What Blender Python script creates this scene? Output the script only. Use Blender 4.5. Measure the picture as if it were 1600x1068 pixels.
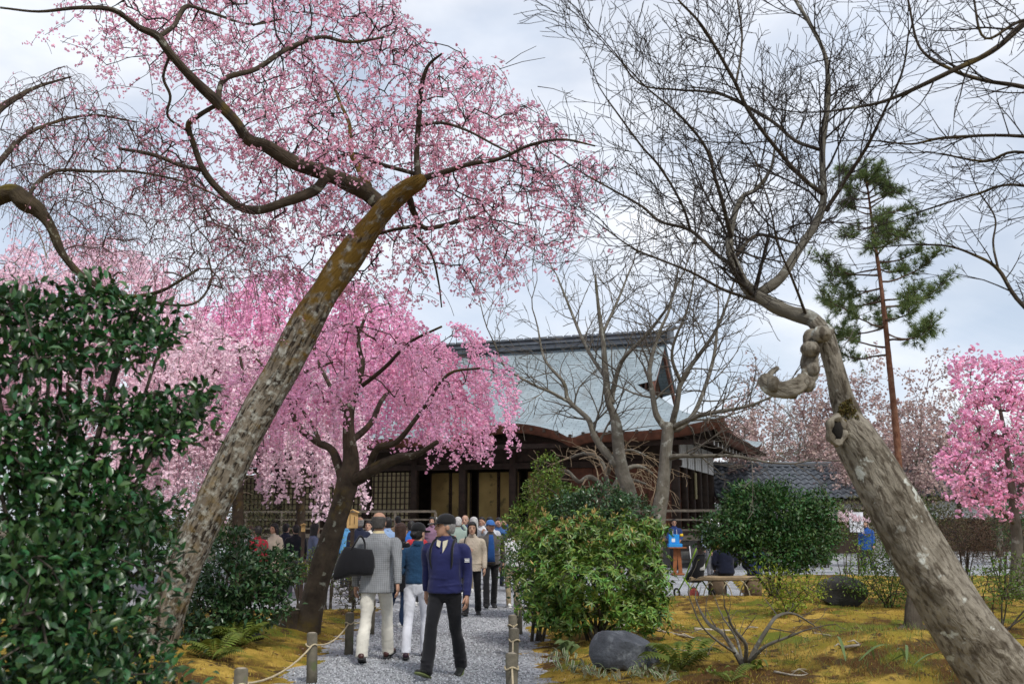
import bpy, math, random
import numpy as np
from mathutils import Matrix, Vector
R = math.radians
for o in list(bpy.data.objects): bpy.data.objects.remove(o)
SC = bpy.context.scene
COL = SC.collection
rng = np.random.default_rng(7); rnd = random.Random(11)

# ------------------------------------------------------------------ camera
PITCH = R(10.06); FPX = 1556.0; CAMZ = 1.65
cam_d = bpy.data.cameras.new('camera'); cam_d.lens = 35.0; cam_d.sensor_width = 36.0
cam_d.clip_start = 0.1; cam_d.clip_end = 2000
cam_d.dof.use_dof = True; cam_d.dof.focus_distance = 13.5; cam_d.dof.aperture_fstop = 2.8
cam = bpy.data.objects.new('camera', cam_d); COL.objects.link(cam)
cam.location = (0, 0, CAMZ); cam.rotation_euler = (R(90) + PITCH, 0, 0)
SC.camera = cam
# ------------------------------------------------------------------ sky, sun, exposure
SUN_EL, SUN_AZ = R(52), R(150)      # azimuth measured clockwise from +Y
W = bpy.data.worlds.new('World'); SC.world = W; W.use_nodes = True
nt = W.node_tree; nt.nodes.clear()
def N(t, typ, **kw):
    n = t.nodes.new(typ)
    for k, v in kw.items(): setattr(n, k, v)
    return n
sky = N(nt, 'ShaderNodeTexSky', sky_type='NISHITA', sun_disc=False, sun_elevation=SUN_EL, sun_rotation=SUN_AZ)
tc = N(nt, 'ShaderNodeTexCoord'); mp = N(nt, 'ShaderNodeMapping'); mp.inputs['Scale'].default_value = (1, 1, 2.2)
n1 = N(nt, 'ShaderNodeTexNoise'); n1.inputs['Scale'].default_value = 2.6; n1.inputs['Detail'].default_value = 7; n1.inputs['Roughness'].default_value = .55
n1.inputs['Distortion'].default_value = .4
rp = N(nt, 'ShaderNodeValToRGB'); rp.color_ramp.elements[0].position = .36; rp.color_ramp.elements[1].position = .64
rp.color_ramp.elements[0].color = (.55,) * 3 + (1,); rp.color_ramp.elements[1].color = (.97,) * 3 + (1,)
n2 = N(nt, 'ShaderNodeTexNoise'); n2.inputs['Scale'].default_value = 5.5; n2.inputs['Detail'].default_value = 6
rp2 = N(nt, 'ShaderNodeValToRGB'); rp2.color_ramp.elements[0].position = .35; rp2.color_ramp.elements[1].position = .66
rp2.color_ramp.elements[0].color = (6.6, 7.3, 8.5, 1); rp2.color_ramp.elements[1].color = (9.0, 9.25, 9.8, 1)
mx = N(nt, 'ShaderNodeMix', data_type='RGBA'); bg = N(nt, 'ShaderNodeBackground'); bg.inputs['Strength'].default_value = 0.1
wo = N(nt, 'ShaderNodeOutputWorld')
L = nt.links.new
L(tc.outputs['Generated'], mp.inputs['Vector']); L(mp.outputs[0], n1.inputs['Vector']); L(mp.outputs[0], n2.inputs['Vector'])
L(n1.outputs['Fac'], rp.inputs[0]); L(n2.outputs['Fac'], rp2.inputs[0]); L(rp.outputs[0], mx.inputs['Factor'])
L(sky.outputs[0], mx.inputs['A']); L(rp2.outputs[0], mx.inputs['B']); L(mx.outputs['Result'], bg.inputs['Color']); L(bg.outputs[0], wo.inputs[0])
sd = bpy.data.lights.new('sun', 'SUN'); sd.energy = 2.4; sd.angle = R(10); sd.color = (1, .96, .9)
so = bpy.data.objects.new('sun', sd); COL.objects.link(so)
sdir = Vector((math.sin(SUN_AZ) * math.cos(SUN_EL), math.cos(SUN_AZ) * math.cos(SUN_EL), math.sin(SUN_EL)))
so.rotation_euler = sdir.to_track_quat('Z', 'Y').to_euler(); so.location = (4, -8, 12)
SC.view_settings.view_transform = 'Standard'; SC.view_settings.look = 'None'
SC.view_settings.exposure = 0.28; SC.view_settings.gamma = 1; SC.view_settings.use_curve_mapping = False
SC.render.engine = 'CYCLES'

# ------------------------------------------------------------------ pixel -> place
CP, SP = math.cos(PITCH), math.sin(PITCH)
def ray(px, py):
    dx, dy = (px - 800) / FPX, -(py - 534) / FPX
    return np.array((dx, CP - dy * SP, SP + dy * CP))
def P(px, py, D):
    d = ray(px, py); return d * (D / d[1]) + np.array((0, 0, CAMZ))
def PW(px, py, D, w):            # point and radius of something w pixels wide at depth D
    d = ray(px, py); t = D / d[1]
    return d * t + np.array((0, 0, CAMZ)), .5 * w / FPX * t
def G(px, py, z=0.0):
    d = ray(px, py); return d * ((z - CAMZ) / d[2]) + np.array((0, 0, CAMZ))

# ------------------------------------------------------------------ mesh builder
class MB:
    def __init__(s): s.v = []; s.f = []; s.m = []; s.a = []; s.n = 0
    def add(s, V, F, mi=0, at=None):
        V = np.asarray(V, float).reshape(-1, 3)
        if len(V) == 0: return s
        for f in (F if isinstance(F, list) else [F]):
            f = np.asarray(f, int)
            if f.size == 0: continue
            s.f.append(f + s.n); s.m.append(np.full(len(f), mi))
        s.v.append(V); s.a.append(np.zeros_like(V) if at is None else np.asarray(at, float)); s.n += len(V)
        return s
    def mesh(s, name, mats, off=(0, 0, 0), smooth=True):
        me = bpy.data.meshes.new(name)
        V = np.concatenate(s.v) - np.asarray(off, float)
        nl = sum(f.size for f in s.f); npo = sum(len(f) for f in s.f)
        me.vertices.add(len(V)); me.vertices.foreach_set('co', V.astype(np.float32).ravel())
        me.loops.add(nl); me.polygons.add(npo)
        me.loops.foreach_set('vertex_index', np.concatenate([f.ravel() for f in s.f]).astype(np.int32))
        ln = np.concatenate([np.full(len(f), f.shape[1]) for f in s.f]); st = np.concatenate([[0], np.cumsum(ln)[:-1]])
        me.polygons.foreach_set('loop_start', st.astype(np.int32))
        me.polygons.foreach_set('material_index', np.concatenate(s.m).astype(np.int32))
        me.polygons.foreach_set('use_smooth', np.full(npo, smooth))
        A = np.concatenate(s.a)
        if A.any():
            at = me.attributes.new('bk', 'FLOAT_VECTOR', 'POINT'); at.data.foreach_set('vector', A.astype(np.float32).ravel())
        me.update(calc_edges=True)
        for m in (mats if isinstance(mats, (list, tuple)) else [mats]): me.materials.append(m)
        return me
    def build(s, name, mats, parent=None, off=(0, 0, 0), smooth=True):
        o = bpy.data.objects.new(name, s.mesh(name, mats, off, smooth)); COL.objects.link(o)
        if parent is not None: o.parent = parent
        return o
def tag(o, label=None, cat=None, group=None, kind=None):
    for k, v in (('label', label), ('category', cat), ('group', group), ('kind', kind)):
        if v: o[k] = v
    return o
def thing(name, label, cat, loc=(0, 0, 0), rz=0, group=None):
    o = bpy.data.objects.new(name, None); COL.objects.link(o); o.empty_display_size = .2
    o.location = Vector([float(c) for c in loc]); o.rotation_euler = (0, 0, rz)
    return tag(o, label, cat, group)
def inst(name, me, parent, loc=(0, 0, 0), rot=(0, 0, 0), scale=None):
    o = bpy.data.objects.new(name, me); COL.objects.link(o); o.parent = parent
    o.location = loc; o.rotation_euler = rot
    if scale is not None: o.scale = scale
    return o
def nrm(v):
    v = np.asarray(v, float); return v / np.maximum(np.linalg.norm(v, axis=-1, keepdims=True), 1e-9)

# ------------------------------------------------------------------ shapes
def box(c, s, rot=None, bev=0.0):
    """box centred c of full size s; chamfered vertical look is left to bev>0 (top and bottom rim drawn in)"""
    s = np.asarray(s, float) / 2
    if bev <= 0:
        V = np.array([(x, y, z) for z in (-1, 1) for y in (-1, 1) for x in (-1, 1)], float) * s
        F = np.array([(0, 2, 3, 1), (4, 5, 7, 6), (0, 1, 5, 4), (2, 6, 7, 3), (0, 4, 6, 2), (1, 3, 7, 5)])
        Fs = [F]
    else:
        b = min(bev, .45 * s.min()); rings = []
        for z, e in ((-s[2], b), (-s[2] + b, 0), (s[2] - b, 0), (s[2], b)):
            x, y = s[0] - e, s[1] - e
            rings.append([(-x + b, -y, z), (x - b, -y, z), (x, -y + b, z), (x, y - b, z), (x - b, y, z), (-x + b, y, z), (-x, y - b, z), (-x, -y + b, z)])
        V = np.array(rings, float).reshape(-1, 3); n = 8
        q = [(r * n + i, r * n + (i + 1) % n, (r + 1) * n + (i + 1) % n, (r + 1) * n + i) for r in range(3) for i in range(n)]
        Fs = [np.array(q), np.array([list(range(n))[::-1]]), np.array([list(range(3 * n, 4 * n))])]
    if rot is not None: V = V @ np.asarray(rot).T
    return V + np.asarray(c, float), Fs
def rz(a):
    c, s = math.cos(a), math.sin(a); return np.array(((c, -s, 0), (s, c, 0), (0, 0, 1)))
def rx(a):
    c, s = math.cos(a), math.sin(a); return np.array(((1, 0, 0), (0, c, -s), (0, s, c)))
def ry(a):
    c, s = math.cos(a), math.sin(a); return np.array(((c, 0, s), (0, 1, 0), (-s, 0, c)))
def bar(a, b, w, h=None):
    a = np.asarray(a, float); b = np.asarray(b, float); h = h or w
    d = b - a; Ln = np.linalg.norm(d); d = d / Ln
    up = np.array((0, 0, 1.)) if abs(d[2]) < .95 else np.array((0, 1., 0))
    X = nrm(np.cross(d, up)); Z = np.cross(X, d)
    return box((a + b) / 2, (w, Ln, h), np.stack([X, d, Z], 1))
def ell(c, r, nu=10, nv=7, rot=None):
    th = np.linspace(0, 2 * np.pi, nu, endpoint=False); ph = np.linspace(0, np.pi, nv + 2)[1:-1]
    V = [(0, 0, 1)] + [(math.sin(p) * math.cos(t), math.sin(p) * math.sin(t), math.cos(p)) for p in ph for t in th] + [(0, 0, -1)]
    V = np.array(V) * np.asarray(r, float)
    q = [(1 + i * nu + j, 1 + (i + 1) * nu + j, 1 + (i + 1) * nu + (j + 1) % nu, 1 + i * nu + (j + 1) % nu) for i in range(nv - 1) for j in range(nu)]
    t = [(0, 1 + j, 1 + (j + 1) % nu) for j in range(nu)] + [(1 + nv * nu, 1 + (nv - 1) * nu + (j + 1) % nu, 1 + (nv - 1) * nu + j) for j in range(nu)]
    if rot is not None: V = V @ np.asarray(rot).T
    return V + np.asarray(c, float), [np.array(q), np.array(t)]
def loft(rings, caps=True):
    rings = np.asarray(rings, float); m, n = rings.shape[:2]
    V = rings.reshape(-1, 3); i, j = np.meshgrid(np.arange(m - 1), np.arange(n), indexing='ij'); i = i.ravel(); j = j.ravel()
    F = [np.stack([i * n + j, i * n + (j + 1) % n, (i + 1) * n + (j + 1) % n, (i + 1) * n + j], 1)]
    if caps:
        V = np.concatenate([V, rings[0].mean(0)[None], rings[-1].mean(0)[None]]); k = np.arange(n)
        F.append(np.concatenate([np.stack([np.full(n, m * n), (k + 1) % n, k], 1),
                                 np.stack([np.full(n, m * n + 1), (m - 1) * n + k, (m - 1) * n + (k + 1) % n], 1)]))
    return V, F
def catmull(pts, per=6):
    p = np.asarray(pts, float)
    if len(p) < 3: 
        t = np.linspace(0, 1, per + 1)[:, None]; return p[0] * (1 - t) + p[-1] * t
    q = np.concatenate([[2 * p[0] - p[1]], p, [2 * p[-1] - p[-2]]]); out = []
    for i in range(1, len(q) - 2):
        for t in np.linspace(0, 1, per, endpoint=False):
            a, b, c, d = q[i - 1:i + 3]
            out.append(.5 * (2 * b + (c - a) * t + (2 * a - 5 * b + 4 * c - d) * t * t + (3 * b - a - 3 * c + d) * t ** 3))
    return np.array(out + [p[-1]])
def frames(pts):
    T = np.gradient(pts, axis=0); T = nrm(T); n = len(T)
    X = np.zeros_like(T); a = np.array((0, 0, 1.)) if abs(T[0][2]) < .9 else np.array((1., 0, 0))
    X[0] = nrm(np.cross(a, T[0]))
    for i in range(1, n):
        x = X[i - 1] - T[i] * (X[i - 1] @ T[i]); X[i] = x / max(np.linalg.norm(x), 1e-9)
    return T, X, np.cross(T, X)
def tube(pts, rad, k=10, lump=0.0, seed=0, caps=True, flat=1.0):
    pts = np.asarray(pts, float); rad = np.asarray(rad, float); n = len(pts)
    T, X, Y = frames(pts); th = np.linspace(0, 2 * np.pi, k, endpoint=False)
    r = np.repeat(rad[:, None], k, 1)
    ln = np.concatenate([[0], np.cumsum(np.linalg.norm(np.diff(pts, axis=0), axis=1))])
    if lump:
        g = np.random.default_rng(seed); f = np.zeros_like(r)
        for q in range(9):
            kk = g.integers(1, 5); w = g.uniform(1.5, 9); f += np.sin(kk * th[None] + w * ln[:, None] / max(rad.max() * 4, .3) + g.uniform(0, 6.3)) / (1 + .4 * q)
        r = r * (1 + lump * f / 2)
    c, s = np.cos(th), np.sin(th)
    rings = pts[:, None] + r[..., None] * (c[None, :, None] * X[:, None] + flat * s[None, :, None] * Y[:, None])
    V, F = loft(rings, caps)
    rm = rad.mean()
    at = np.stack([np.broadcast_to(c * rm, (n, k)), np.broadcast_to(s * rm, (n, k)), np.broadcast_to(ln[:, None], (n, k))], -1).reshape(-1, 3)
    if caps: at = np.concatenate([at, [at[0], at[-1]]])
    return V, F, at
def segs(A, B, ra, rb, k=3):
    A = np.asarray(A, float); B = np.asarray(B, float); n = len(A)
    ra = np.broadcast_to(np.asarray(ra, float), n); rb = np.broadcast_to(np.asarray(rb, float), n)
    D = nrm(B - A); up = np.where(np.abs(D[:, 2:3]) < .9, np.array([[0, 0, 1.]]), np.array([[1., 0, 0]]))
    X = nrm(np.cross(up, D)); Y = np.cross(D, X)
    th = np.arange(k) * 2 * np.pi / k
    off = np.cos(th)[None, :, None] * X[:, None] + np.sin(th)[None, :, None] * Y[:, None]
    V = np.concatenate([A[:, None] + off * ra[:, None, None], (B + D * np.minimum(ra, .01)[:, None])[:, None] + off * rb[:, None, None]], 1).reshape(-1, 3)
    j = np.arange(k); q = np.stack([j, (j + 1) % k, k + (j + 1) % k, k + j], 1)
    return V, (q[None] + (np.arange(n) * 2 * k)[:, None, None]).reshape(-1, 4)
def rrot(n):
    q = rng.normal(size=(n, 4)); q /= np.linalg.norm(q, axis=1)[:, None]; w, x, y, z = q.T
    return np.stack([1 - 2 * (y * y + z * z), 2 * (x * y - z * w), 2 * (x * z + y * w), 2 * (x * y + z * w), 1 - 2 * (x * x + z * z), 2 * (y * z - x * w),
                     2 * (x * z - y * w), 2 * (y * z + x * w), 1 - 2 * (x * x + y * y)], 1).reshape(n, 3, 3)
def arot(d, up):                 # +Y along d, +Z near up
    Y = nrm(d); X = nrm(np.cross(Y, up)); Z = np.cross(X, Y); return np.stack([X, Y, Z], 2)
def scat(V, F, pos, Rm, s):
    pos = np.asarray(pos, float); n = len(pos); s = np.broadcast_to(np.asarray(s, float), n)
    VV = (np.einsum('nij,vj->nvi', Rm, V) * s[:, None, None] + pos[:, None]).reshape(-1, 3)
    Fs = [(f[None] + (np.arange(n) * len(V))[:, None, None]).reshape(-1, f.shape[1]) for f in (F if isinstance(F, list) else [F])]
    return VV, Fs
def inpoly(x, y, poly):
    poly = np.asarray(poly, float); ins = np.zeros(len(x), bool); j = len(poly) - 1
    for i in range(len(poly)):
        xi, yi = poly[i]; xj, yj = poly[j]
        c = ((yi > y) != (yj > y)) & (x < (xj - xi) * (y - yi) / (yj - yi + 1e-12) + xi); ins ^= c; j = i
    return ins
def polysample(poly, n, wfun=None):
    poly = np.asarray(poly, float); lo, hi = poly.min(0), poly.max(0); X = np.zeros((0, 2))
    while len(X) < n:
        q = rng.uniform(lo, hi, (n * 2, 2)); q = q[inpoly(q[:, 0], q[:, 1], poly)]
        if wfun is not None: q = q[rng.random(len(q)) < wfun(q[:, 0], q[:, 1])]
        X = np.concatenate([X, q])
    return X[:n]

# ------------------------------------------------------------------ materials
MATS = {}
def mat(name, col, rough=.8, var=.25, scale=8.0, bump=.3, bscale=40.0, spec=.3, col2=None, transl=0.0, island=0.0, coord='Object', extra=None, metal=0.0, sheen=0.0):
    if name in MATS: return MATS[name]
    m = bpy.data.materials.new(name); m.use_nodes = True; t = m.node_tree; l = t.links.new
    b = t.nodes['Principled BSDF']; out = t.nodes['Material Output']
    b.inputs['Roughness'].default_value = rough; b.inputs['Specular IOR Level'].default_value = spec; b.inputs['Metallic'].default_value = metal
    if sheen: b.inputs['Sheen Weight'].default_value = sheen
    if coord == 'bk':
        cs = N(t, 'ShaderNodeAttribute', attribute_name='bk').outputs['Vector']
    else: cs = N(t, 'ShaderNodeTexCoord').outputs[coord]
    nz = N(t, 'ShaderNodeTexNoise'); nz.inputs['Scale'].default_value = scale; nz.inputs['Detail'].default_value = 5; l(cs, nz.inputs['Vector'])
    rmp = N(t, 'ShaderNodeValToRGB'); l(nz.outputs['Fac'], rmp.inputs[0])
    c = np.array(col[:3]); c2 = np.array(col2[:3]) if col2 is not None else c * (1 + var)
    c1 = c * (1 - var) if col2 is None else c
    rmp.color_ramp.elements[0].color = (*np.clip(c1, 0, 1), 1); rmp.color_ramp.elements[1].color = (*np.clip(c2, 0, 1), 1)
    rmp.color_ramp.elements[0].position = .3; rmp.color_ramp.elements[1].position = .7
    cout = rmp.outputs[0]
    if island:
        g = N(t, 'ShaderNodeNewGeometry'); h = N(t, 'ShaderNodeHueSaturation'); mr = N(t, 'ShaderNodeMapRange')
        mr.inputs['To Min'].default_value = 1 - island; mr.inputs['To Max'].default_value = 1 + island
        l(g.outputs['Random Per Island'], mr.inputs['Value']); l(mr.outputs[0], h.inputs['Value'])
        wn = N(t, 'ShaderNodeTexWhiteNoise', noise_dimensions='1D'); l(g.outputs['Random Per Island'], wn.inputs['W'])
        m2 = N(t, 'ShaderNodeMapRange'); m2.inputs['To Min'].default_value = .5 - .03 * island / .3; m2.inputs['To Max'].default_value = .5 + .03 * island / .3
        l(wn.outputs['Value'], m2.inputs['Value']); l(m2.outputs[0], h.inputs['Hue']); l(cout, h.inputs['Color']); cout = h.outputs[0]
    if extra: cout = extra(t, cs, cout)
    l(cout, b.inputs['Base Color'])
    if bump:
        bn = N(t, 'ShaderNodeTexNoise'); bn.inputs['Scale'].default_value = bscale; bn.inputs['Detail'].default_value = 6; l(cs, bn.inputs['Vector'])
        bu = N(t, 'ShaderNodeBump'); bu.inputs['Strength'].default_value = bump; bu.inputs['Distance'].default_value = .02
        l(bn.outputs['Fac'], bu.inputs['Height']); l(bu.outputs[0], b.inputs['Normal'])
        m['bump'] = bu.name
    if transl:
        tr = N(t, 'ShaderNodeBsdfTranslucent'); ms = N(t, 'ShaderNodeMixShader'); ms.inputs[0].default_value = transl
        l(cout, tr.inputs['Color']); l(b.outputs[0], ms.inputs[1]); l(tr.outputs[0], ms.inputs[2]); l(ms.outputs[0], out.inputs['Surface'])
    MATS[name] = m; return m
def patches(col, scale, lo, hi, seed=0.0, detail=4, stretch=None):
    """a second colour in noise-shaped patches (lichen, moss, stains)"""
    def f(t, cs, cin):
        mpp = N(t, 'ShaderNodeMapping'); mpp.inputs['Location'].default_value = (seed, seed * 1.7, seed * .6)
        if stretch: mpp.inputs['Scale'].default_value = stretch
        t.links.new(cs, mpp.inputs['Vector'])
        n = N(t, 'ShaderNodeTexNoise'); n.inputs['Scale'].default_value = scale; n.inputs['Detail'].default_value = detail; n.inputs['Roughness'].default_value = .6
        t.links.new(mpp.outputs[0], n.inputs['Vector'])
        mr = N(t, 'ShaderNodeMapRange'); mr.inputs['From Min'].default_value = lo; mr.inputs['From Max'].default_value = hi
        t.links.new(n.outputs['Fac'], mr.inputs['Value'])
        mi = N(t, 'ShaderNodeMix', data_type='RGBA'); t.links.new(mr.outputs[0], mi.inputs['Factor'])
        t.links.new(cin, mi.inputs['A']); mi.inputs['B'].default_value = (*col, 1); return mi.outputs['Result']
    return f
def chain(*fs):
    def f(t, cs, c):
        for q in fs: c = q(t, cs, c)
        return c
    return f
def bark(name, c1, c2, lichen, lich=(.56, .62), moss=None, ms=(.6, .7), furrow=1.0, lscale=6.0, fs=(30, 30, 5.5), dark=None):
    ex = [patches(lichen, lscale, *lich, seed=3, detail=6)]
    if moss: ex.append(patches(moss, 2.4, *ms, seed=9, detail=7))
    if dark: ex.insert(0, patches(dark, 1.0, .47, .60, 5, 7, fs))
    m = mat(name, c1, .9, col2=c2, scale=7, bump=0, coord='bk', spec=.15, extra=chain(*ex))
    t = m.node_tree; l = t.links.new; b = t.nodes['Principled BSDF']
    if 'bkb' not in m:
        m['bkb'] = 1
        at = N(t, 'ShaderNodeAttribute', attribute_name='bk'); mpp = N(t, 'ShaderNodeMapping'); mpp.inputs['Scale'].default_value = fs
        l(at.outputs['Vector'], mpp.inputs['Vector']); n = N(t, 'ShaderNodeTexNoise'); n.inputs['Scale'].default_value = 1.0; n.inputs['Detail'].default_value = 7; n.inputs['Distortion'].default_value = .8
        l(mpp.outputs[0], n.inputs['Vector']); bu = N(t, 'ShaderNodeBump'); bu.inputs['Strength'].default_value = furrow; bu.inputs['Distance'].default_value = .035
        l(n.outputs['Fac'], bu.inputs['Height']); l(bu.outputs[0], b.inputs['Normal'])
    return m
# ------------------------------------------------------------------ terrain
_ns = np.random.default_rng(5); _W = [( _ns.uniform(-1, 1, 2) * f, _ns.uniform(0, 6.3), a) for f, a in ((.5, 1), (.8, .9), (1.2, .7), (1.8, .5), (2.7, .35), (4, .22), (6, .15)) for _ in range(2)]
def sn(x, y):
    s = 0
    for w, p, a in _W: s = s + a * np.sin(w[0] * x * 1.6 + w[1] * y * 1.6 + p)
    return s / 4.0
MOUNDS = [(*P(1410, 1040, 10.9)[:2], .46, 1.2), (5.2, 14.6, .12, 1.6), (3.4, 17.6, .2, 1.8), (7.5, 17.4, .22, 2.2), (9.5, 13, .25, 2.2), (2.0, 14.5, .1, 1.4), (1.9, 11, .1, 1.0), (-3.6, 15, .12, 1.3), (-4.5, 11.5, .14, 1.5), (-8, 14, .25, 2.5)]
def edge_d(x, y):
    wob = .07 * np.sin(y * 2.1) + .05 * np.sin(y * 5.3 + 1)
    side = np.where(x > -1.0, x - .12 + wob, -2.2 - x + wob)
    yl = np.where(x > -1, 20.2 + .35 * np.sin(x * .9) + 9.5 * np.clip((x - 4.6) / 1.6, 0, 1), 19.3 + .4 * np.sin(x * .7 + 2))
    return np.minimum(side, yl - y)
def zt(x, y):
    x = np.asarray(x, float); y = np.asarray(y, float); d = edge_d(x, y)
    s = np.clip((d + .1) / 1.3, 0, 1); s = s * s * (3 - 2 * s)
    h = .11 * s - .02 + .05 * s * sn(x, y)
    for mx_, my_, mh, mr_ in MOUNDS: h = h + s * mh * np.exp(-((x - mx_) ** 2 + (y - my_) ** 2) / mr_ ** 2)
    return np.where(d > -.1, h, 0.0)
def GT(px, py):
    p = G(px, py)
    for _ in range(6): p = G(px, py, float(zt(p[0], p[1])))
    return p
def onground(x, y): return np.array((x, y, float(zt(x, y))))

m_earth = mat('earth', (.10, .075, .045), .95, .4, 3, .6, 20)
def gravel_extra(t, cs, cin):
    v = N(t, 'ShaderNodeTexVoronoi'); v.inputs['Scale'].default_value = 42; t.links.new(cs, v.inputs['Vector'])
    hs = N(t, 'ShaderNodeSeparateColor'); t.links.new(v.outputs['Color'], hs.inputs[0])
    mr = N(t, 'ShaderNodeMapRange'); mr.inputs['To Min'].default_value = .45; mr.inputs['To Max'].default_value = 1.45; t.links.new(hs.outputs[0], mr.inputs['Value'])
    mu = N(t, 'ShaderNodeMix', data_type='RGBA', blend_type='MULTIPLY'); mu.inputs['Factor'].default_value = 1
    t.links.new(cin, mu.inputs['A']); t.links.new(mr.outputs[0], mu.inputs['B'])
    b = t.nodes['Principled BSDF']; bu = N(t, 'ShaderNodeBump'); bu.inputs['Strength'].default_value = .9; bu.inputs['Distance'].default_value = .015; bu.invert = True
    t.links.new(v.outputs['Distance'], bu.inputs['Height']); t.links.new(bu.outputs[0], b.inputs['Normal'])
    return patches((.15, .15, .155), .9, .52, .66, 2, 7)(t, cs, mu.outputs['Result'])
m_gravel = mat('gravel', (.27, .278, .295), .85, col2=(.40, .41, .425), scale=1.3, bump=0, extra=gravel_extra)
m_pebble = mat('pebble', (.33, .34, .355), .7, .35, 30, .2, island=.5)
m_moss = mat('moss', (.33, .21, .038), .95, col2=(.20, .165, .022), scale=1.6, bump=1.0, bscale=55, spec=.1,
             extra=chain(patches((.085, .045, .015), .75, .49, .57, 4, 9), patches((.42, .28, .06), 2.0, .51, .62, 11, 8), patches((.11, .125, .016), 1.0, .53, .60, 21, 8), patches((.07, .045, .02), 5.0, .56, .62, 31, 8), patches((.13, .08, .03), 16, .60, .72, 7, 4)))
m_grass = mat('grass_blade', (.16, .19, .05), .7, .3, 5, 0, island=.35, transl=.3)

def sheet(name, x0, x1, y0, y1, z, m):
    o = MB().add([(x0, y0, z), (x1, y0, z), (x1, y1, z), (x0, y1, z)], np.array([[0, 1, 2, 3]])).build(name, m); return tag(o, kind='structure')
sheet('ground', -400, 400, -200, 800, -.06, m_earth)
sheet('gravel_path', -3.0, .9, -6, 18.5, 0, m_gravel)
sheet('courtyard', -36, 30, 18.5, 70, 0, m_gravel)
def moss(name, x0, x1, y0, y1, st=.13):
    xs = np.arange(x0, x1, st); ys = np.arange(y0, y1, st); X, Y = np.meshgrid(xs, ys); Z = zt(X, Y) + .018 * np.sin(X * 7 + 2 * np.sin(Y * 3)) * np.sin(Y * 6 + X) + .012 * np.sin(X * 17 + 3 * np.sin(Y * 5)) * np.sin(Y * 15 + X * 2)
    n = len(xs); i, j = np.meshgrid(np.arange(len(ys) - 1), np.arange(n - 1), indexing='ij')
    F = np.stack([i * n + j, i * n + j + 1, (i + 1) * n + j + 1, (i + 1) * n + j], -1).reshape(-1, 4)
    keep = (edge_d(X, Y) > -.09).ravel()[F].all(1)
    o = MB().add(np.stack([X, Y, Z], -1).reshape(-1, 3), F[keep]).build(name, m_moss); return tag(o, kind='structure')
moss('moss_lawn_right', .0, 17, 3, 30.6); moss('moss_lawn_left', -18, -2.0, 3, 20.4)
# loose stones of the gravel path, too many to count
n = 24000; y = 8.6 + 10.5 * rng.random(n) ** 1.5; x = rng.uniform(-2.6, .5, n); k = rng.random(n) < np.clip(.5 - edge_d(x, y) * 3.2, 0, 1); x, y = x[k], y[k]
OV = np.array([(1, 0, 0), (0, 1, 0), (-1, 0, 0), (0, -1, 0), (0, 0, .7), (0, 0, -.7)], float); OF = np.array([(0, 1, 4), (1, 2, 4), (2, 3, 4), (3, 0, 4), (1, 0, 5), (2, 1, 5), (3, 2, 5), (0, 3, 5)])
V, F = scat(OV, OF, np.stack([x, y, np.maximum(zt(x, y), 0) + .004], 1), rrot(len(x)), rng.uniform(.006, .019, len(x)))
tag(MB().add(V, F).build('loose_gravel', m_pebble, smooth=False), 'loose grey gravel stones strewn over the path', 'gravel', kind='stuff')
# grass-like moss fuzz and fallen leaf bits on the lawns, too many to count
def fuzz(name, label, xr, yr, n, m, h=(.02, .05), w=.004, mask=None):
    x = rng.uniform(*xr, n); y = yr[0] + (yr[1] - yr[0]) * rng.random(n) ** 1.4; k = edge_d(x, y) > .05
    if mask is not None: k &= mask(x, y)
    x, y = x[k], y[k]; n = len(x); hh = rng.uniform(*h, n); a = rng.uniform(0, 6.3, n); b = np.stack([x, y, zt(x, y) - .005], 1)
    sd_ = np.stack([np.cos(a), np.sin(a), 0 * a], 1) * w; tp = b + np.stack([rng.normal(0, .5, n) * hh, rng.normal(0, .5, n) * hh, hh], 1)
    V = np.stack([b - sd_, b + sd_, tp], 1).reshape(-1, 3); F = np.arange(3 * n).reshape(-1, 3)
    tag(MB().add(V, F).build(name, m), label, 'moss', kind='stuff')
m_tuft = mat('moss_tuft', (.27, .185, .035), .9, .4, 2, 0, island=.4)
fuzz('moss_fuzz', 'short golden moss shoots on the lawn with the boulder', (.2, 8.5), (9.5, 20), 30000, m_tuft)
def litter(name, label, cat, n, m, sz, xr, yr):
    x = rng.uniform(*xr, n); y = yr[0] + (yr[1] - yr[0]) * rng.random(n) ** 1.3; z = np.maximum(zt(x, y), 0) + .012; V = np.array([(0, 0, 0), (.5, .2, .1), (1, 0, 0), (.5, -.25, .05)]); a = rrot(n); a[:, 2, :] *= .35
    V, F = scat(V, np.array([(0, 1, 2), (0, 2, 3)]), np.stack([x, y, z], 1), a, rng.uniform(*sz, n)); tag(MB().add(V, F).build(name, m), label, cat, kind='stuff')
litter('fallen_petals', 'pale pink petals fallen on gravel and moss', 'petals', 900, mat('fallen_petal', (.75, .60, .62), .8, .1, 2, 0, island=.2), (.012, .024), (-5, 6), (9.5, 19))
litter('fallen_leaves', 'small brown dry leaves scattered on the moss', 'leaves', 3600, mat('dry_leaf', (.17, .09, .04), .8, .3, 2, 0, island=.45), (.02, .05), (.4, 8), (9.5, 19.5))
litter('fallen_leaves', 'small brown dry leaves scattered below the cherry trees', 'leaves', 900, mat('dry_leaf', (.17, .09, .04)), (.02, .05), (-7, -2.4), (9.5, 19))
fuzz('moss_fuzz', 'short golden moss shoots on the lawn around the leaning cherry trees', (-7, -2.2), (9.5, 19), 13000, m_tuft)

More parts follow.
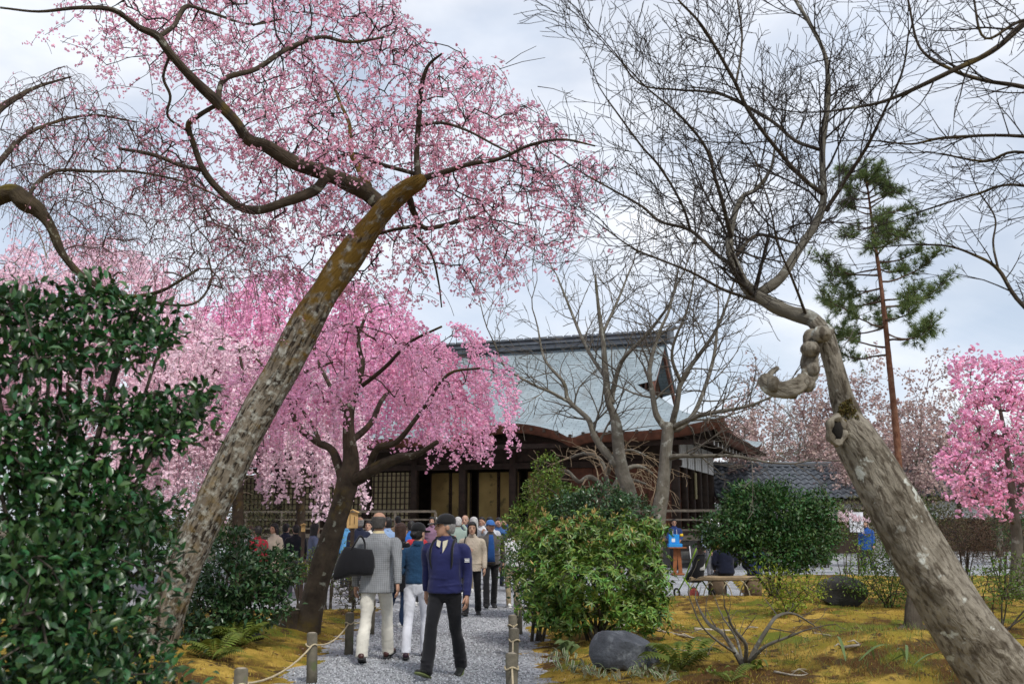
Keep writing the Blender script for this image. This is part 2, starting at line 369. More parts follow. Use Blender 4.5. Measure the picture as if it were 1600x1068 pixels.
# ------------------------------------------------------------------ temple hall
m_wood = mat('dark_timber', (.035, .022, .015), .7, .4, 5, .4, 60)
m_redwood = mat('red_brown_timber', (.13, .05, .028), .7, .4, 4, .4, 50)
m_door = mat('door_timber', (.10, .035, .016), .6, .3, 6, .3, 60)
m_white = mat('white_plaster', (.74, .74, .72), .85, .06, 4, .1)
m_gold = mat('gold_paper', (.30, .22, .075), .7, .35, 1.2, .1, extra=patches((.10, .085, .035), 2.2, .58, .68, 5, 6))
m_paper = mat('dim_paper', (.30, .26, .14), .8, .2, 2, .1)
m_grey_wood = mat('weathered_timber', (.13, .11, .085), .85, .35, 9, .4, 60)
m_stone = mat('pale_stone', (.36, .35, .33), .85, .25, 3, .4, 25)
m_tile = mat('grey_tile', (.085, .095, .11), .45, .35, 2.5, .2, 30, spec=.5)
def roof_extra(t, cs, cin):
    br = N(t, 'ShaderNodeTexBrick'); br.inputs['Scale'].default_value = 1.0; br.inputs['Brick Width'].default_value = .42; br.inputs['Row Height'].default_value = .2; br.inputs['Mortar Size'].default_value = .016
    br.inputs['Color1'].default_value = (.88, .88, .88, 1); br.inputs['Color2'].default_value = (1.08, 1.08, 1.08, 1); br.inputs['Mortar'].default_value = (.58, .58, .58, 1)
    t.links.new(cs, br.inputs['Vector']); mu = N(t, 'ShaderNodeMix', data_type='RGBA', blend_type='MULTIPLY'); mu.inputs['Factor'].default_value = 1
    t.links.new(cin, mu.inputs['A']); t.links.new(br.outputs['Color'], mu.inputs['B'])
    s = patches((.15, .15, .14), 1.1, .50, .85, 2, 8, (1, .3, 1))
    return s(t, cs, mu.outputs['Result'])
m_roof = mat('weathered_copper_shingle', (.21, .26, .285), .6, col2=(.31, .37, .40), scale=.7, bump=.25, bscale=12, coord='bk', extra=roof_extra, spec=.4)

A = R(20); EC = P(1130, 662, 33.3)
OV_ = 2.05; LEN, DEP = 18.5, 8.0
X_ = np.array((math.cos(A), -math.sin(A), 0)); Y_ = np.array((math.sin(A), math.cos(A), 0))
corner = EC - OV_ * X_ + OV_ * Y_; corner[2] = 0
T = thing('temple_hall', 'large dark timber temple hall with grey shingled hip and gable roof', 'temple', corner, -A)
ZE, ZR = 4.62, 8.75; RUN = DEP / 2 + OV_; GX = 1.75
def prof(t): return ZE + (ZR - ZE) * (.55 * t + .45 * t * t)
def lift(x, y, t):
    dx = np.minimum(np.abs(x - OV_), np.abs(x + LEN + OV_)); dy = np.minimum(np.abs(y + OV_), np.abs(y - DEP - OV_)); d = np.maximum(dx, dy)
    return .42 * np.clip(1 - d / 3.2, 0, 1) ** 2 * (1 - t) ** 2
KX, KW = -5.6, 2.3
def kara(x, t):
    u = np.clip((x - KX) / KW, -1.35, 1.35); k = .42 * np.cos(np.clip(u, -1, 1) * np.pi / 2) ** 1.3 - .16 * np.exp(-((np.abs(u) - 1.02) / .16) ** 2)
    return np.where(np.abs(x - KX) < 1.35 * KW, k, 0) * np.clip(1 - t / .3, 0, 1) ** 1.5
def grid(Pt, at):
    m, n = Pt.shape[:2]; i, j = np.meshgrid(np.arange(m - 1), np.arange(n - 1), indexing='ij')
    return Pt.reshape(-1, 3), np.stack([i * n + j, i * n + j + 1, (i + 1) * n + j + 1, (i + 1) * n + j], -1).reshape(-1, 4), at.reshape(-1, 3)
rf = MB(); nT = 30
ts = np.linspace(0, 1, nT)
for side in (1, -1):                       # front and back slope
    u = np.linspace(0, 1, 150); t_, u_ = np.meshgrid(ts, u, indexing='ij'); dist = t_ * RUN
    xr = np.where(dist < OV_ + GX, OV_ - dist, -GX + .75); xl = -LEN - xr
    x = xl + (xr - xl) * u_; y = -OV_ + dist if side == 1 else DEP + OV_ - dist
    z = prof(t_) + lift(x, y, t_) + (kara(x, t_) if side == 1 else 0)
    V, F, a = grid(np.stack([x, y, z], -1), np.stack([x, t_ * 9.3, 0 * t_], -1))
    rf.add(V, F if side == 1 else F[:, ::-1], 0, a)
for side in (1, -1):                       # hipped ends below the gables
    tt = np.linspace(0, (OV_ + GX) / RUN, 16); u = np.linspace(0, 1, 60); t_, u_ = np.meshgrid(tt, u, indexing='ij'); dist = t_ * RUN
    x = OV_ - dist if side == 1 else -LEN - OV_ + dist
    y0 = -OV_ + dist; y = y0 + (DEP + 2 * OV_ - 2 * dist) * u_; z = prof(t_) + lift(x, y, t_)
    V, F, a = grid(np.stack([x, y, z], -1), np.stack([y, t_ * 9.3, 0 * t_], -1)); rf.add(V, F if side == 1 else F[:, ::-1], 0, a)
roof = rf.build('roof', m_roof, T)
# eave fascia and soffit
def eave_line():
    n = 150; xs = np.linspace(-LEN - OV_, OV_, n)
    f = [(x, -OV_, prof(0) + lift(x, np.array(-OV_), 0.) + kara(np.array(x), 0.)) for x in xs]
    ys = np.linspace(-OV_, DEP + OV_, 60)[1:]; r = [(OV_, y, prof(0) + lift(np.array(OV_), y, 0.)) for y in ys]
    bk = [(x, DEP + OV_, prof(0) + lift(x, np.array(DEP + OV_), 0.)) for x in xs[::-1][1:]]
    lf = [(-LEN - OV_, y, prof(0) + lift(np.array(-LEN - OV_), y, 0.)) for y in ys[::-1][1:-1]] if len(ys) > 2 else []
    return np.array([[float(c) for c in p] for p in f + r + bk + lf])
E = eave_line(); cen = np.array((-LEN / 2, DEP / 2, 0)); n = len(E)
def inset(E, d, dz):
    q = E.copy(); q[:, 0] = np.clip(q[:, 0], -LEN - OV_ + d, OV_ - d); q[:, 1] = np.clip(q[:, 1], -OV_ + d, DEP + OV_ - d); q[:, 2] += dz; return q
rings = [inset(E, .0, -.003), inset(E, .10, -.30), inset(E, .30, -.33), inset(E, .34, -.2)]
fb = MB(); V = np.concatenate(rings); k = np.arange(n); F = np.concatenate([np.stack([a * n + k, a * n + (k + 1) % n, (a + 1) * n + (k + 1) % n, (a + 1) * n + k], 1) for a in range(3)])
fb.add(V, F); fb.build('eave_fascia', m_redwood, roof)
sf = MB(); a = inset(E, .34, -.2); b = inset(E, OV_ + .02, 0); b[:, 2] = 4.95
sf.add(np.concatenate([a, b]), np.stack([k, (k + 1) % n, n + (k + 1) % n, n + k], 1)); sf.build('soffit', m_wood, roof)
# gables
for side in (1, -1):
    gx = -GX + .12 if side == 1 else -LEN + GX - .12; tb = (OV_ + GX) / RUN
    ts_ = np.linspace(tb, 1, 12); L_ = [(gx, -OV_ + t * RUN, prof(t) - .12) for t in ts_]; R_ = [(gx, DEP + OV_ - t * RUN, prof(t) - .12) for t in ts_]
    g = MB(); g.add(L_ + R_, np.array([(i, i + 1, 13 + i, 12 + i) for i in range(11)])); gw = g.build('gable', m_redwood, T)
    for sgn in (1, -1):
        bx = gx + side * .5
        pts = np.array([(bx, (-OV_ + t * RUN) if sgn == 1 else (DEP + OV_ - t * RUN), prof(t) - .2) for t in ts_])
        o_ = np.array((0, 0, .17)); e_ = np.array((.05, 0, 0)); rr = [[p - o_ - e_, p - o_ + e_, p + o_ + e_, p + o_ - e_] for p in pts]
        V, F = loft(rr); MB().add(V, F).build('bargeboard', m_redwood, gw, smooth=False)
    for q in range(7):
        yy = DEP / 2 + (q - 3) * .85; h_ = float(prof(1 - abs(yy - DEP / 2) / RUN)) - .3; lo_ = float(prof(tb)) - .1
        if h_ > lo_ + .2: MB().add(*box((gx + side * .06, yy, (h_ + lo_) / 2), (.09, .1, h_ - lo_))).build('gable_strut', m_wood, gw, smooth=False)
# ridge
rg = MB()
for z_, w_, h_ in ((ZR + .06, .7, .22), (ZR + .2, .84, .07), (ZR + .30, .5, .14), (ZR + .40, .66, .07)):
    rg.add(*box((-LEN / 2, DEP / 2, z_), (LEN - 2 * GX + 1.7, w_, h_), bev=.03))
ridge = rg.build('ridge', m_tile, roof, smooth=False)
for s_ in (0, 1):
    xe = -GX + .95 if s_ == 0 else -LEN + GX - .95; og = MB(); og.add(*box((xe, DEP / 2, ZR + .22), (.16, .85, .62), bev=.06)); og.add(*tube([(xe, DEP / 2, ZR + .5), (xe + (.25 if s_ == 0 else -.25), DEP / 2, ZR + .62)], [.12, .09], 8)[:2]); og.build('ridge_end_tile', m_tile, ridge, smooth=False)
rt = MB().add(*tube([(-.14, 0, 0), (.14, 0, 0)], [.07, .07], 8)[:2]).mesh('ridge_cap_tile', m_tile)
for q in range(44): inst('ridge_cap_tile', rt, ridge, (-LEN + GX - .7 + q * .355 + .2, DEP / 2, ZR + .47))
# columns, beams, brackets
colm = MB().add(*box((0, 0, 2.95), (.28, .28, 3.9), bev=.03)).mesh('column', m_wood)
cx = np.linspace(-LEN, 0, 10); cy = np.linspace(0, DEP, 6)
for x in cx: inst('column', colm, T, (x, 0, 0))
for y in cy[1:]: inst('column', colm, T, (0, y, 0)); inst('column', colm, T, (-LEN, y, 0))
for z_, h_ in ((4.72, .34), (3.62, .22), (1.14, .18)):
    MB().add(*box((-LEN / 2, -.03, z_), (LEN + .5, .2, h_))).build('beam', m_wood, T, smooth=False)
    MB().add(*box((.03, DEP / 2, z_ + .004), (.2, DEP - .3, h_))).build('beam', m_wood, T, smooth=False)
rafm = MB().add(*box((0, 0, 0), (.09, 2.0, .12))).mesh('rafter', m_wood, smooth=False)
endm = MB().add(*box((0, 0, 0), (.14, .03, .16))).mesh('bracket_end', m_white, smooth=False)
for q in range(46):
    x = -LEN - 1.6 + q * .48
    inst('rafter', rafm, T, (x, -1.1, 4.56 + float(kara(np.array(x), 0.)) * .6), (R(-3), 0, 0))
    if q % 2 == 0: inst('bracket_end', endm, T, (x + .1, -1.55, 4.24))
rafs = MB().add(*box((0, 0, 0), (2.0, .09, .12))).mesh('rafter', m_wood, smooth=False); ends = MB().add(*box((0, 0, 0), (.03, .14, .16))).mesh('bracket_end', m_white, smooth=False)
for q in range(26):
    y = -.9 + q * .48; inst('rafter', rafs, T, (1.1, y, 4.56), (0, R(3), 0))
    if q % 2 == 0: inst('bracket_end', ends, T, (1.55, y, 4.24))
MB().add(*box((-LEN / 2, -1.52, 4.24), (LEN + 3.2, .1, .16))).build('eave_beam', m_wood, T, smooth=False)
MB().add(*box((1.5, DEP / 2, 4.236), (.1, DEP + 2.0, .16))).build('eave_beam', m_wood, T, smooth=False)
# wall infill between columns
st = LEN / 9
MB().add(*box((-LEN / 2, 3.2, 2.6), (LEN - .3, .12, 3.6))).build('back_wall', m_wood, T, smooth=False)
MB().add(*box((-LEN / 2, .0, 4.2), (LEN - .3, .08, .9))).build('frieze_panel', m_wood, T, smooth=False)
for i in range(9):
    xc = -LEN + (i + .5) * st; w_ = st - .3
    if i in (0, 1, 2, 3):        # lattice bays
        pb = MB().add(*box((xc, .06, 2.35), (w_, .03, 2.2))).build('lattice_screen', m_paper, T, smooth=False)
        vb = MB().add(*box((0, 0, 0), (.035, .05, 2.2))).mesh('lattice_bar', m_wood, smooth=False); hb = MB().add(*box((0, 0, 0), (w_, .045, .035))).mesh('lattice_bar', m_wood, smooth=False)
        for q in range(9): inst('lattice_bar', vb, pb, (xc - w_ / 2 + (q + .5) * w_ / 9, .02, 2.35))
        for q in range(10): inst('lattice_bar', hb, pb, (xc, .017, 1.35 + q * .22))
    elif i in (4, 5, 6):           # open bays with painted gold sliding panels at the back
        for q in range(2):
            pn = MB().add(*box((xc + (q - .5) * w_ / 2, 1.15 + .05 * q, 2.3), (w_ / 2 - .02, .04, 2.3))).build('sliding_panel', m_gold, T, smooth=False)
            fr = MB()
            for dx_ in (-1, 1): fr.add(*box((xc + (q - .5) * w_ / 2 + dx_ * (w_ / 4 - .03), 1.12 + .05 * q, 2.3), (.05, .03, 2.3)))
            fr.add(*box((xc + (q - .5) * w_ / 2, 1.118 + .05 * q, 1.2), (w_ / 2 - .1, .03, .06))); fr.build('panel_frame', m_wood, pn, smooth=False)
    else:
        for q in range(2): MB().add(*box((xc + (q - .5) * w_ / 2, .05 + .04 * q, 2.3), (w_ / 2 - .01, .04, 2.4))).build('sliding_door', m_door, T, smooth=False)
sy = DEP / 5
for i in range(5):
    yc = (i + .5) * sy; w_ = sy - .3
    for q in range(2):
        d_ = MB().add(*box((-.05 - .05 * q, yc + (q - .5) * w_ / 2, 2.35), (.04, w_ / 2 - .01, 2.3))).build('sliding_door', m_door if i < 3 else m_white, T, smooth=False)
        for r_ in range(3): MB().add(*box((-.02 - .05 * q, yc + (q - .5) * w_ / 2, 1.6 + r_ * .7), (.03, w_ / 2 - .02, .05))).build('door_rail', m_wood, d_, smooth=False)
    for q in range(3): MB().add(*box((.15, yc + (q - 1) * w_ / 3, 3.98), (.05, w_ / 3 - .07, .95))).build('plaster_panel', m_white, T, smooth=False)
    MB().add(*box((-.03, yc, 4.12), (.06, w_, .78))).build('transom', m_wood, T, smooth=False)
sg = MB().add(*box((.18, 2 * sy, 2.9), (.04, .34, 1.0))).build('name_board', m_paper, T, smooth=False)
# veranda with rails
ver = MB().add(*box((-LEN / 2, -.95, 1.0), (LEN + 3.6, 1.7, .12))).build('veranda_floor', m_grey_wood, T, smooth=False)
ver2 = MB().add(*box((1.0, DEP / 2 - .05, 1.004), (1.62, DEP + .1, .12))).build('veranda_floor', m_grey_wood, T, smooth=False)
pm = MB().add(*box((0, 0, .47), (.16, .16, .94))).mesh('veranda_post', m_wood, smooth=False)
for q in range(12): inst('veranda_post', pm, T, (-LEN + q * 1.78, -1.62, 0))
for q in range(6): inst('veranda_post', pm, T, (1.65, .2 + q * 1.9, 0))
MB().add(*box((-LEN / 2, .3, .45), (LEN - .2, .1, .9))).build('underfloor_wall', m_stone, T, smooth=False)
MB().add(*box((.0 - .3, DEP / 2, .45), (.1, DEP - .8, .9))).build('underfloor_wall', m_stone, T, smooth=False)
rp_ = MB().add(*box((0, 0, 1.45), (.1, .1, .86), bev=.02)).mesh('rail_post', m_grey_wood, smooth=False)
for (p0, p1) in (((1.72, -1.7), (1.72, DEP - .2)), ((1.72, -1.7), (-2.6, -1.7)), ((-8.6, -1.7), (-LEN - 1.6, -1.7))):
    p0 = np.array(p0); p1 = np.array(p1); Ln = np.linalg.norm(p1 - p0); m_ = int(Ln / 1.6)
    for q in range(m_ + 1): 
        c = p0 + (p1 - p0) * q / m_; inst('rail_post', rp_, T, (c[0] + rnd.uniform(-.003, .003), c[1], 0))
    for z_, w_ in ((1.92, .085), (1.62, .06), (1.28, .06)):
        V, F = bar((*p0, z_), (*(p1 + (p1 - p0) / Ln * .25), z_), w_); MB().add(V, F).build('rail', m_grey_wood, T, smooth=False)
# stone steps to the open bays
for q in range(4): MB().add(*box((-7.2, -2.0 - q * .34, .75 - q * .25 - .125 + .12), (4.6, .36, .25), bev=.02)).build('step', m_grey_wood, T, smooth=False)

# ------------------------------------------------------------------ low building with tiled roof on the right
def low_hall(px0, px1, pyr, pye, D, label, nrow, yaw=0.0):
    a = P(px0, pye, D); b = P(px1, pye, D); Ln = b[0] - a[0]; ze = a[2]; zr = P(px0, pyr, D + 2.6)[2]; run = 2.8
    t = thing('tile_roofed_building', label, 'building', (a[0], D, 0), yaw)
    MB().add(*box((Ln / 2, 3.0, ze / 2 - .1), (Ln - .8, 4.4, ze - .2))).build('wall', m_white, t, smooth=False)
    for q in range(int(Ln / 1.8) + 1): MB().add(*box((.4 + q * (Ln - .8) / int(Ln / 1.8), .76, ze / 2 - .1), (.16, .12, ze - .22))).build('post', m_wood, t, smooth=False)
    MB().add(*box((Ln / 2, .72, ze * .35), (Ln - .9, .06, ze * .55))).build('board_wall', m_wood, t, smooth=False)
    sl = math.atan2(zr - ze, run); r_ = MB()
    r_.add([(0, 0, ze - .06), (Ln, 0, ze - .06), (Ln, run, zr - .06), (0, run, zr - .06), (Ln, 2 * run, ze - .06), (0, 2 * run, ze - .06)], np.array([(0, 1, 2, 3), (3, 2, 4, 5)]))
    r_.add(*box((Ln / 2, .1, ze - .14), (Ln, .12, .16))); roof_ = r_.build('roof', m_wood, t, smooth=False)
    tw = .34; nx = min(int(Ln / tw), 300 // nrow); L2 = run / math.cos(sl) / nrow
    xs = np.linspace(0, 1, 9); rows = np.array([[((u - .5) * tw, v * L2 * 1.06, .045 * math.sin(u * 2 * math.pi) + (1 - v) * .045) for u in xs] for v in (0, 1)])
    low = rows.copy(); low[:, :, 2] -= .03
    V = np.concatenate([rows.reshape(-1, 3), low[0]]); F = [(i, i + 1, 10 + i, 9 + i) for i in range(8)] + [(18 + i, 19 + i, i + 1, i) for i in range(8)]
    tm = MB().add(V, np.array(F)).mesh('roof_tile', m_tile, smooth=False)
    for i in range(nx):
        for j in range(nrow):
            inst('roof_tile', tm, roof_, (i * Ln / nx + Ln / nx / 2, j * run / nrow - .03, ze + j * (zr - ze) / nrow), (sl, 0, rnd.uniform(-.01, .01)), (Ln / nx / tw, 1, 1))
    MB().add(*box((Ln / 2, run, zr + .08), (Ln + .1, .34, .26), bev=.05)).build('ridge', m_tile, roof_, smooth=False)
    return t
low_hall(1120, 1375, 728, 778, 43.0, 'low building with wavy grey tile roof behind the round dark shrub', 7)
low_hall(1378, 1640, 738, 775, 45.5, 'low building with grey tile roof behind the pink blossoming shrub tree', 6)
# ------------------------------------------------------------------ tree tools
class Tree:
    def __init__(s, name, label, base, group=None):
        s.base = np.asarray(base, float); s.root = thing(name, label, 'tree', s.base, 0, group); s.S = []; s.nodes = []; s.tips = []
    def limb(s, name, pts, m, per=6, k=10, lump=.06, add=True, seed=0, flare=0):
        q = [PW(*p[:3], p[3] * .74 + .4) for p in pts]
        C = np.array([np.append(a, b) for a, b in q]); C = catmull(C, per); pt, r = C[:, :3], np.maximum(C[:, 3], .003)
        if flare: r = r * (1 + flare * np.exp(-np.linspace(0, 1, len(r)) * 14))
        V, F, at = tube(pt, r, k, lump, seed)
        if add: MB().add(V, F, 0, at).build(name, m, s.root, s.base)
        s.nodes.append((pt, r)); return pt, r
    def branch(s, a, d, L_, r, lv, pr):
        """recursive twig: plain floats for speed"""
        st = pr['step'][lv]; n = max(2, int(L_ / st)); st = L_ / n; x, y, z = a; dx, dy, dz = d; wob = pr['wob']; tx, ty, tz = pr['trop']
        g = rnd.gauss; kids = []; r1 = r * .35
        for i in range(n):
            dx += g(0, wob) + tx * st; dy += g(0, wob) + ty * st; dz += g(0, wob) + tz * st * (1 + lv * .3)
            m = 1 / math.sqrt(dx * dx + dy * dy + dz * dz); dx *= m; dy *= m; dz *= m
            nx, ny, nz = x + dx * st, y + dy * st, z + dz * st
            ra = r + (r1 - r) * i / n; rb = r + (r1 - r) * (i + 1) / n
            s.S.append((x, y, z, nx, ny, nz, max(ra, pr['rmin']), max(rb, pr['rmin']))); x, y, z = nx, ny, nz
            if lv < pr['lv'] and i >= pr.get('skip', 0): kids.append((x, y, z, dx, dy, dz, rb, i))
            s.tips.append((x, y, z, dx, dy, dz, lv))
        if lv < pr['lv']:
            for (kx, ky, kz, ex, ey, ez, rb, i) in kids:
                if rnd.random() > pr['p'][lv]: continue
                s.branch((kx, ky, kz), s.turn((ex, ey, ez), pr['ang']), L_ * rnd.uniform(*pr['ratio']) * (1 - .45 * i / n), max(rb * .7, pr['rmin']), lv + 1, pr)
    def turn(s, d, ang):
        ax = rnd.uniform(0, 2 * math.pi); t = math.radians(rnd.uniform(*ang)); d = np.array(d); u = np.cross(d, (0, 0, 1.) if abs(d[2]) < .9 else (1., 0, 0)); u /= np.linalg.norm(u); v = np.cross(d, u)
        e = d * math.cos(t) + (u * math.cos(ax) + v * math.sin(ax)) * math.sin(t); return tuple(e)
    def sprout(s, pt, r, every, Ls, pr, start=.15, ang=(30, 65), rr=.45, bias=None):
        ln = np.concatenate([[0], np.cumsum(np.linalg.norm(np.diff(pt, axis=0), axis=1))]); T_ = nrm(np.gradient(pt, axis=0)); d = ln[-1] * start
        while d < ln[-1]:
            i = min(np.searchsorted(ln, d), len(pt) - 1); f = d / ln[-1]
            e = np.array(s.turn(T_[i], ang))
            if bias is not None: e = nrm(e + np.array(bias) * rnd.uniform(.3, 1))
            s.branch(tuple(pt[i]), tuple(e), rnd.uniform(*Ls) * (1 - .4 * f), max(min(r[i] * rr, .03), pr['rmin'] * 1.5), 0, pr)
            d += every * rnd.uniform(.5, 1.5)
        s.branch(tuple(pt[-1]), tuple(T_[-1]), Ls[1] * .8, r[-1], 0, pr)
    def connect(s, targets, sag=.0, rmin=.004, piece=.14, wig=.02, power=.42, rmax=.03):
        init = np.concatenate([p for p, _ in s.nodes]); cap = len(init) + len(targets) * 40
        nd = np.zeros((cap, 3)); par = np.full(cap, -1); nd[:len(init)] = init; n0 = n = len(init); tg = np.asarray(targets, float)
        dd = np.array([((init - t) ** 2).sum(1).min() for t in tg]); tg = tg[np.argsort(dd)]; ends = []
        for t in tg:
            q = ((nd[:n] - t) ** 2).sum(1); j = int(q.argmin()); dist = math.sqrt(q[j]); m = min(max(1, int(dist / piece + .5)), 30); a = nd[j]
            c = (a + t) / 2 + np.array((0, 0, sag * dist)) + rng.normal(0, .07 * dist, 3)
            for i in range(1, m + 1):
                f = i / m; p = a * (1 - f) ** 2 + 2 * c * f * (1 - f) + t * f * f + (rng.normal(0, wig, 3) if i < m else 0)
                nd[n] = p; par[n] = j; j = n; n += 1
            ends.append(n - 1)
        cnt = np.zeros(n); cnt[ends] = 1
        for i in range(n - 1, n0 - 1, -1): cnt[par[i]] += max(cnt[i], .0)
        rad = np.minimum(rmin * np.maximum(cnt, 1) ** power, rmax); i = np.arange(n0, n); A_, B_ = nd[par[i]], nd[i]; ra = np.where(par[i] < n0, rad[i], rad[par[i]])
        for a, b, u, v in zip(A_, B_, ra, rad[i]): s.S.append((*a, *b, u, v))
        return A_, B_
    def finish(s, m, name='twigs', thick=.012):
        if not s.S: return
        Q = np.array(s.S); V, F = segs(Q[:, :3], Q[:, 3:6], Q[:, 6], Q[:, 7], 3)
        o = MB().add(V, F).build(name, m, s.root, s.base); return tag(o, kind='stuff')
# flower cluster templates: n open five-petalled flowers round a point
def flowers(n, spread, size, seed):
    g = np.random.default_rng(seed); V = []; F = []
    for i in range(n):
        c = g.normal(0, spread, 3); d = nrm(c + g.normal(0, spread * .6, 3)); u = nrm(np.cross(d, g.normal(0, 1, 3))); v = np.cross(d, u); b = len(V); V.append(c - d * size * .25); ph = g.uniform(0, 6)
        for q in range(5): V.append(c + size * (.5 + .12 * g.random()) * (math.cos(ph + q * 1.2566) * u + math.sin(ph + q * 1.2566) * v) + d * size * g.uniform(.0, .25))
        F += [(b, b + 1 + q, b + 1 + (q + 1) % 5) for q in range(5)]
    return np.array(V), np.array(F)
def bloom(root, base, name, pos, m, n=4, spread=.022, size=.034, smin=.8, smax=1.3):
    pos = np.asarray(pos); mb = MB(); sp = np.array_split(rng.permutation(len(pos)), 5)
    for k, ix in enumerate(sp):
        V, F = flowers(n, spread, size, k + 10); mb.add(*scat(V, F, pos[ix], rrot(len(ix)), rng.uniform(smin, smax, len(ix))))
    return tag(mb.build(name, m, root, base, smooth=False), kind='stuff')

bk_cherry = bark('cherry_bark', (.125, .10, .072), (.27, .23, .175), (.42, .415, .36), (.50, .68), (.18, .115, .025), (.54, .70), 1.2, 15.0, (26, 26, 6), (.028, .021, .015))
def zmoss(col, z0, z1):       # golden moss that has settled on the higher, flatter stretch of the leaning trunk
    def f(t, cs, cin):
        oc = N(t, 'ShaderNodeTexCoord').outputs['Object']; sp = N(t, 'ShaderNodeSeparateXYZ'); t.links.new(oc, sp.inputs[0])
        mz = N(t, 'ShaderNodeMapRange'); mz.inputs['From Min'].default_value = z0; mz.inputs['From Max'].default_value = z1; mz.inputs['To Min'].default_value = -.12; mz.inputs['To Max'].default_value = .14; t.links.new(sp.outputs['Z'], mz.inputs['Value'])
        n = N(t, 'ShaderNodeTexNoise'); n.inputs['Scale'].default_value = 7; n.inputs['Detail'].default_value = 7; t.links.new(cs, n.inputs['Vector'])
        ad = N(t, 'ShaderNodeMath', operation='ADD'); t.links.new(n.outputs['Fac'], ad.inputs[0]); t.links.new(mz.outputs[0], ad.inputs[1])
        mr = N(t, 'ShaderNodeMapRange'); mr.inputs['From Min'].default_value = .5; mr.inputs['From Max'].default_value = .64; t.links.new(ad.outputs[0], mr.inputs['Value'])
        mi = N(t, 'ShaderNodeMix', data_type='RGBA'); t.links.new(mr.outputs[0], mi.inputs['Factor']); t.links.new(cin, mi.inputs['A']); mi.inputs['B'].default_value = (*col, 1); return mi.outputs['Result']
    return f
_b = bk_cherry.node_tree.nodes['Principled BSDF'].inputs['Base Color']; _cs = N(bk_cherry.node_tree, 'ShaderNodeAttribute', attribute_name='bk').outputs['Vector']
bk_cherry.node_tree.links.new(zmoss((.15, .09, .02), 2.6, 4.2)(bk_cherry.node_tree, _cs, _b.links[0].from_socket), _b)
bk_cherry2 = bark('dark_cherry_bark', (.035, .027, .02), (.085, .065, .045), (.25, .25, .20), (.60, .66), (.12, .085, .018), (.56, .70), .9)
bk_maple = bark('grey_maple_bark', (.17, .148, .115), (.31, .28, .225), (.50, .51, .46), (.61, .65), (.085, .07, .05), (.50, .66), 1.0, 6.0, (22, 22, 9), (.085, .07, .052))
bk_grey = bark('pale_maple_bark', (.10, .088, .068), (.19, .175, .145), (.32, .32, .28), (.58, .66), (.08, .07, .035), (.56, .72), .7)
bk_pine = bark('red_pine_bark', (.12, .05, .03), (.22, .11, .07), (.2, .15, .1), (.6, .7), None, (0, 1), 1.0)
m_tw_dark = mat('dark_twig', (.035, .028, .024), .9, .3, 3, 0)
m_tw_grey = mat('grey_twig', (.12, .105, .085), .9, .3, 3, 0)
m_tw_red = mat('reddish_twig', (.085, .05, .045), .9, .3, 3, 0)
m_pink = mat('pink_blossom', (.85, .50, .62), .8, .12, 1.5, 0, transl=.45, island=.22, spec=.1)
m_pink2 = mat('bright_pink_blossom', (.93, .53, .71), .8, .12, 1.2, 0, transl=.42, island=.2, spec=.1)
m_pale = mat('pale_pink_blossom', (.90, .70, .77), .8, .1, 1.2, 0, transl=.4, island=.18, spec=.1)
m_mag = mat('vivid_pink_blossom', (.92, .50, .68), .8, .12, 1.2, 0, transl=.4, island=.22, spec=.1)
m_bud = mat('red_bud', (.22, .09, .09), .8, .3, 2, 0, island=.3)

# ------------------------------------------------------------------ leaning blossoming cherry over the path (left)
D1 = 11.2
t1 = Tree('cherry_tree', 'leaning lichen-spotted cherry with wide pink crown beside the dark camellia', onground(*P(205, 1052, D1)[:2]))
b0 = t1.base
tr = t1.limb('trunk', [(212, 1075, D1, 92), (240, 1010, D1, 78), (271, 920, D1, 74), (308, 835, D1, 74), (348, 755, D1, 73), (388, 670, D1, 72), (434, 590, D1, 70), (472, 518, D1, 67), (510, 452, D1, 63), (545, 402, D1, 60), (580, 352, D1 - .1, 50), (605, 322, D1 - .2, 44), (632, 298, D1 - .3, 39), (655, 284, D1 - .4, 32), (662, 276, D1 - .4, 20)], bk_cherry, 7, 22, .07, seed=1, flare=.4)
L1 = {}
L1['a'] = t1.limb('limb', [(598, 325, D1 - .1, 34), (572, 300, D1 - .2, 34), (540, 284, D1 - .4, 33), (500, 268, D1 - .6, 31), (455, 252, D1 - .8, 29), (415, 228, D1 - 1, 28), (388, 218, D1 - 1.1, 24), (368, 190, D1 - 1.2, 22), (340, 160, D1 - 1.3, 22), (300, 122, D1 - 1.5, 19), (266, 84, D1 - 1.7, 17), (245, 56, D1 - 1.8, 16), (215, 42, D1 - 1.9, 13), (178, 16, D1 - 2.1, 10), (125, 12, D1 - 2.3, 8), (60, 18, D1 - 2.4, 5), (0, 12, D1 - 2.5, 4)], bk_cherry2, 5, 12, .08, seed=2)
L1['b'] = t1.limb('limb', [(510, 276, D1 - .6, 22), (490, 298, D1 - .6, 22), (450, 314, D1 - .7, 20), (405, 328, D1 - .7, 18), (372, 322, D1 - .8, 16), (340, 294, D1 - .9, 14), (318, 266, D1 - 1, 13), (304, 230, D1 - 1.1, 12), (294, 196, D1 - 1.2, 11), (308, 182, D1 - 1.2, 10), (338, 164, D1 - 1.25, 9)], bk_cherry2, 5, 10, .08, seed=3)
L1['c'] = t1.limb('limb', [(318, 266, D1 - 1, 9), (282, 258, D1 - .9, 8), (240, 242, D1 - .8, 8), (186, 232, D1 - .7, 6)], bk_cherry2, 5, 8, .08, seed=4)
L1['d'] = t1.limb('limb', [(340, 162, D1 - 1.3, 13), (350, 124, D1 - 1.2, 11), (400, 108, D1 - 1, 10), (446, 78, D1 - .8, 10), (500, 58, D1 - .6, 8), (548, 66, D1 - .4, 6), (610, 56, D1 - .2, 4)], bk_cherry2, 5, 8, .08, seed=5)
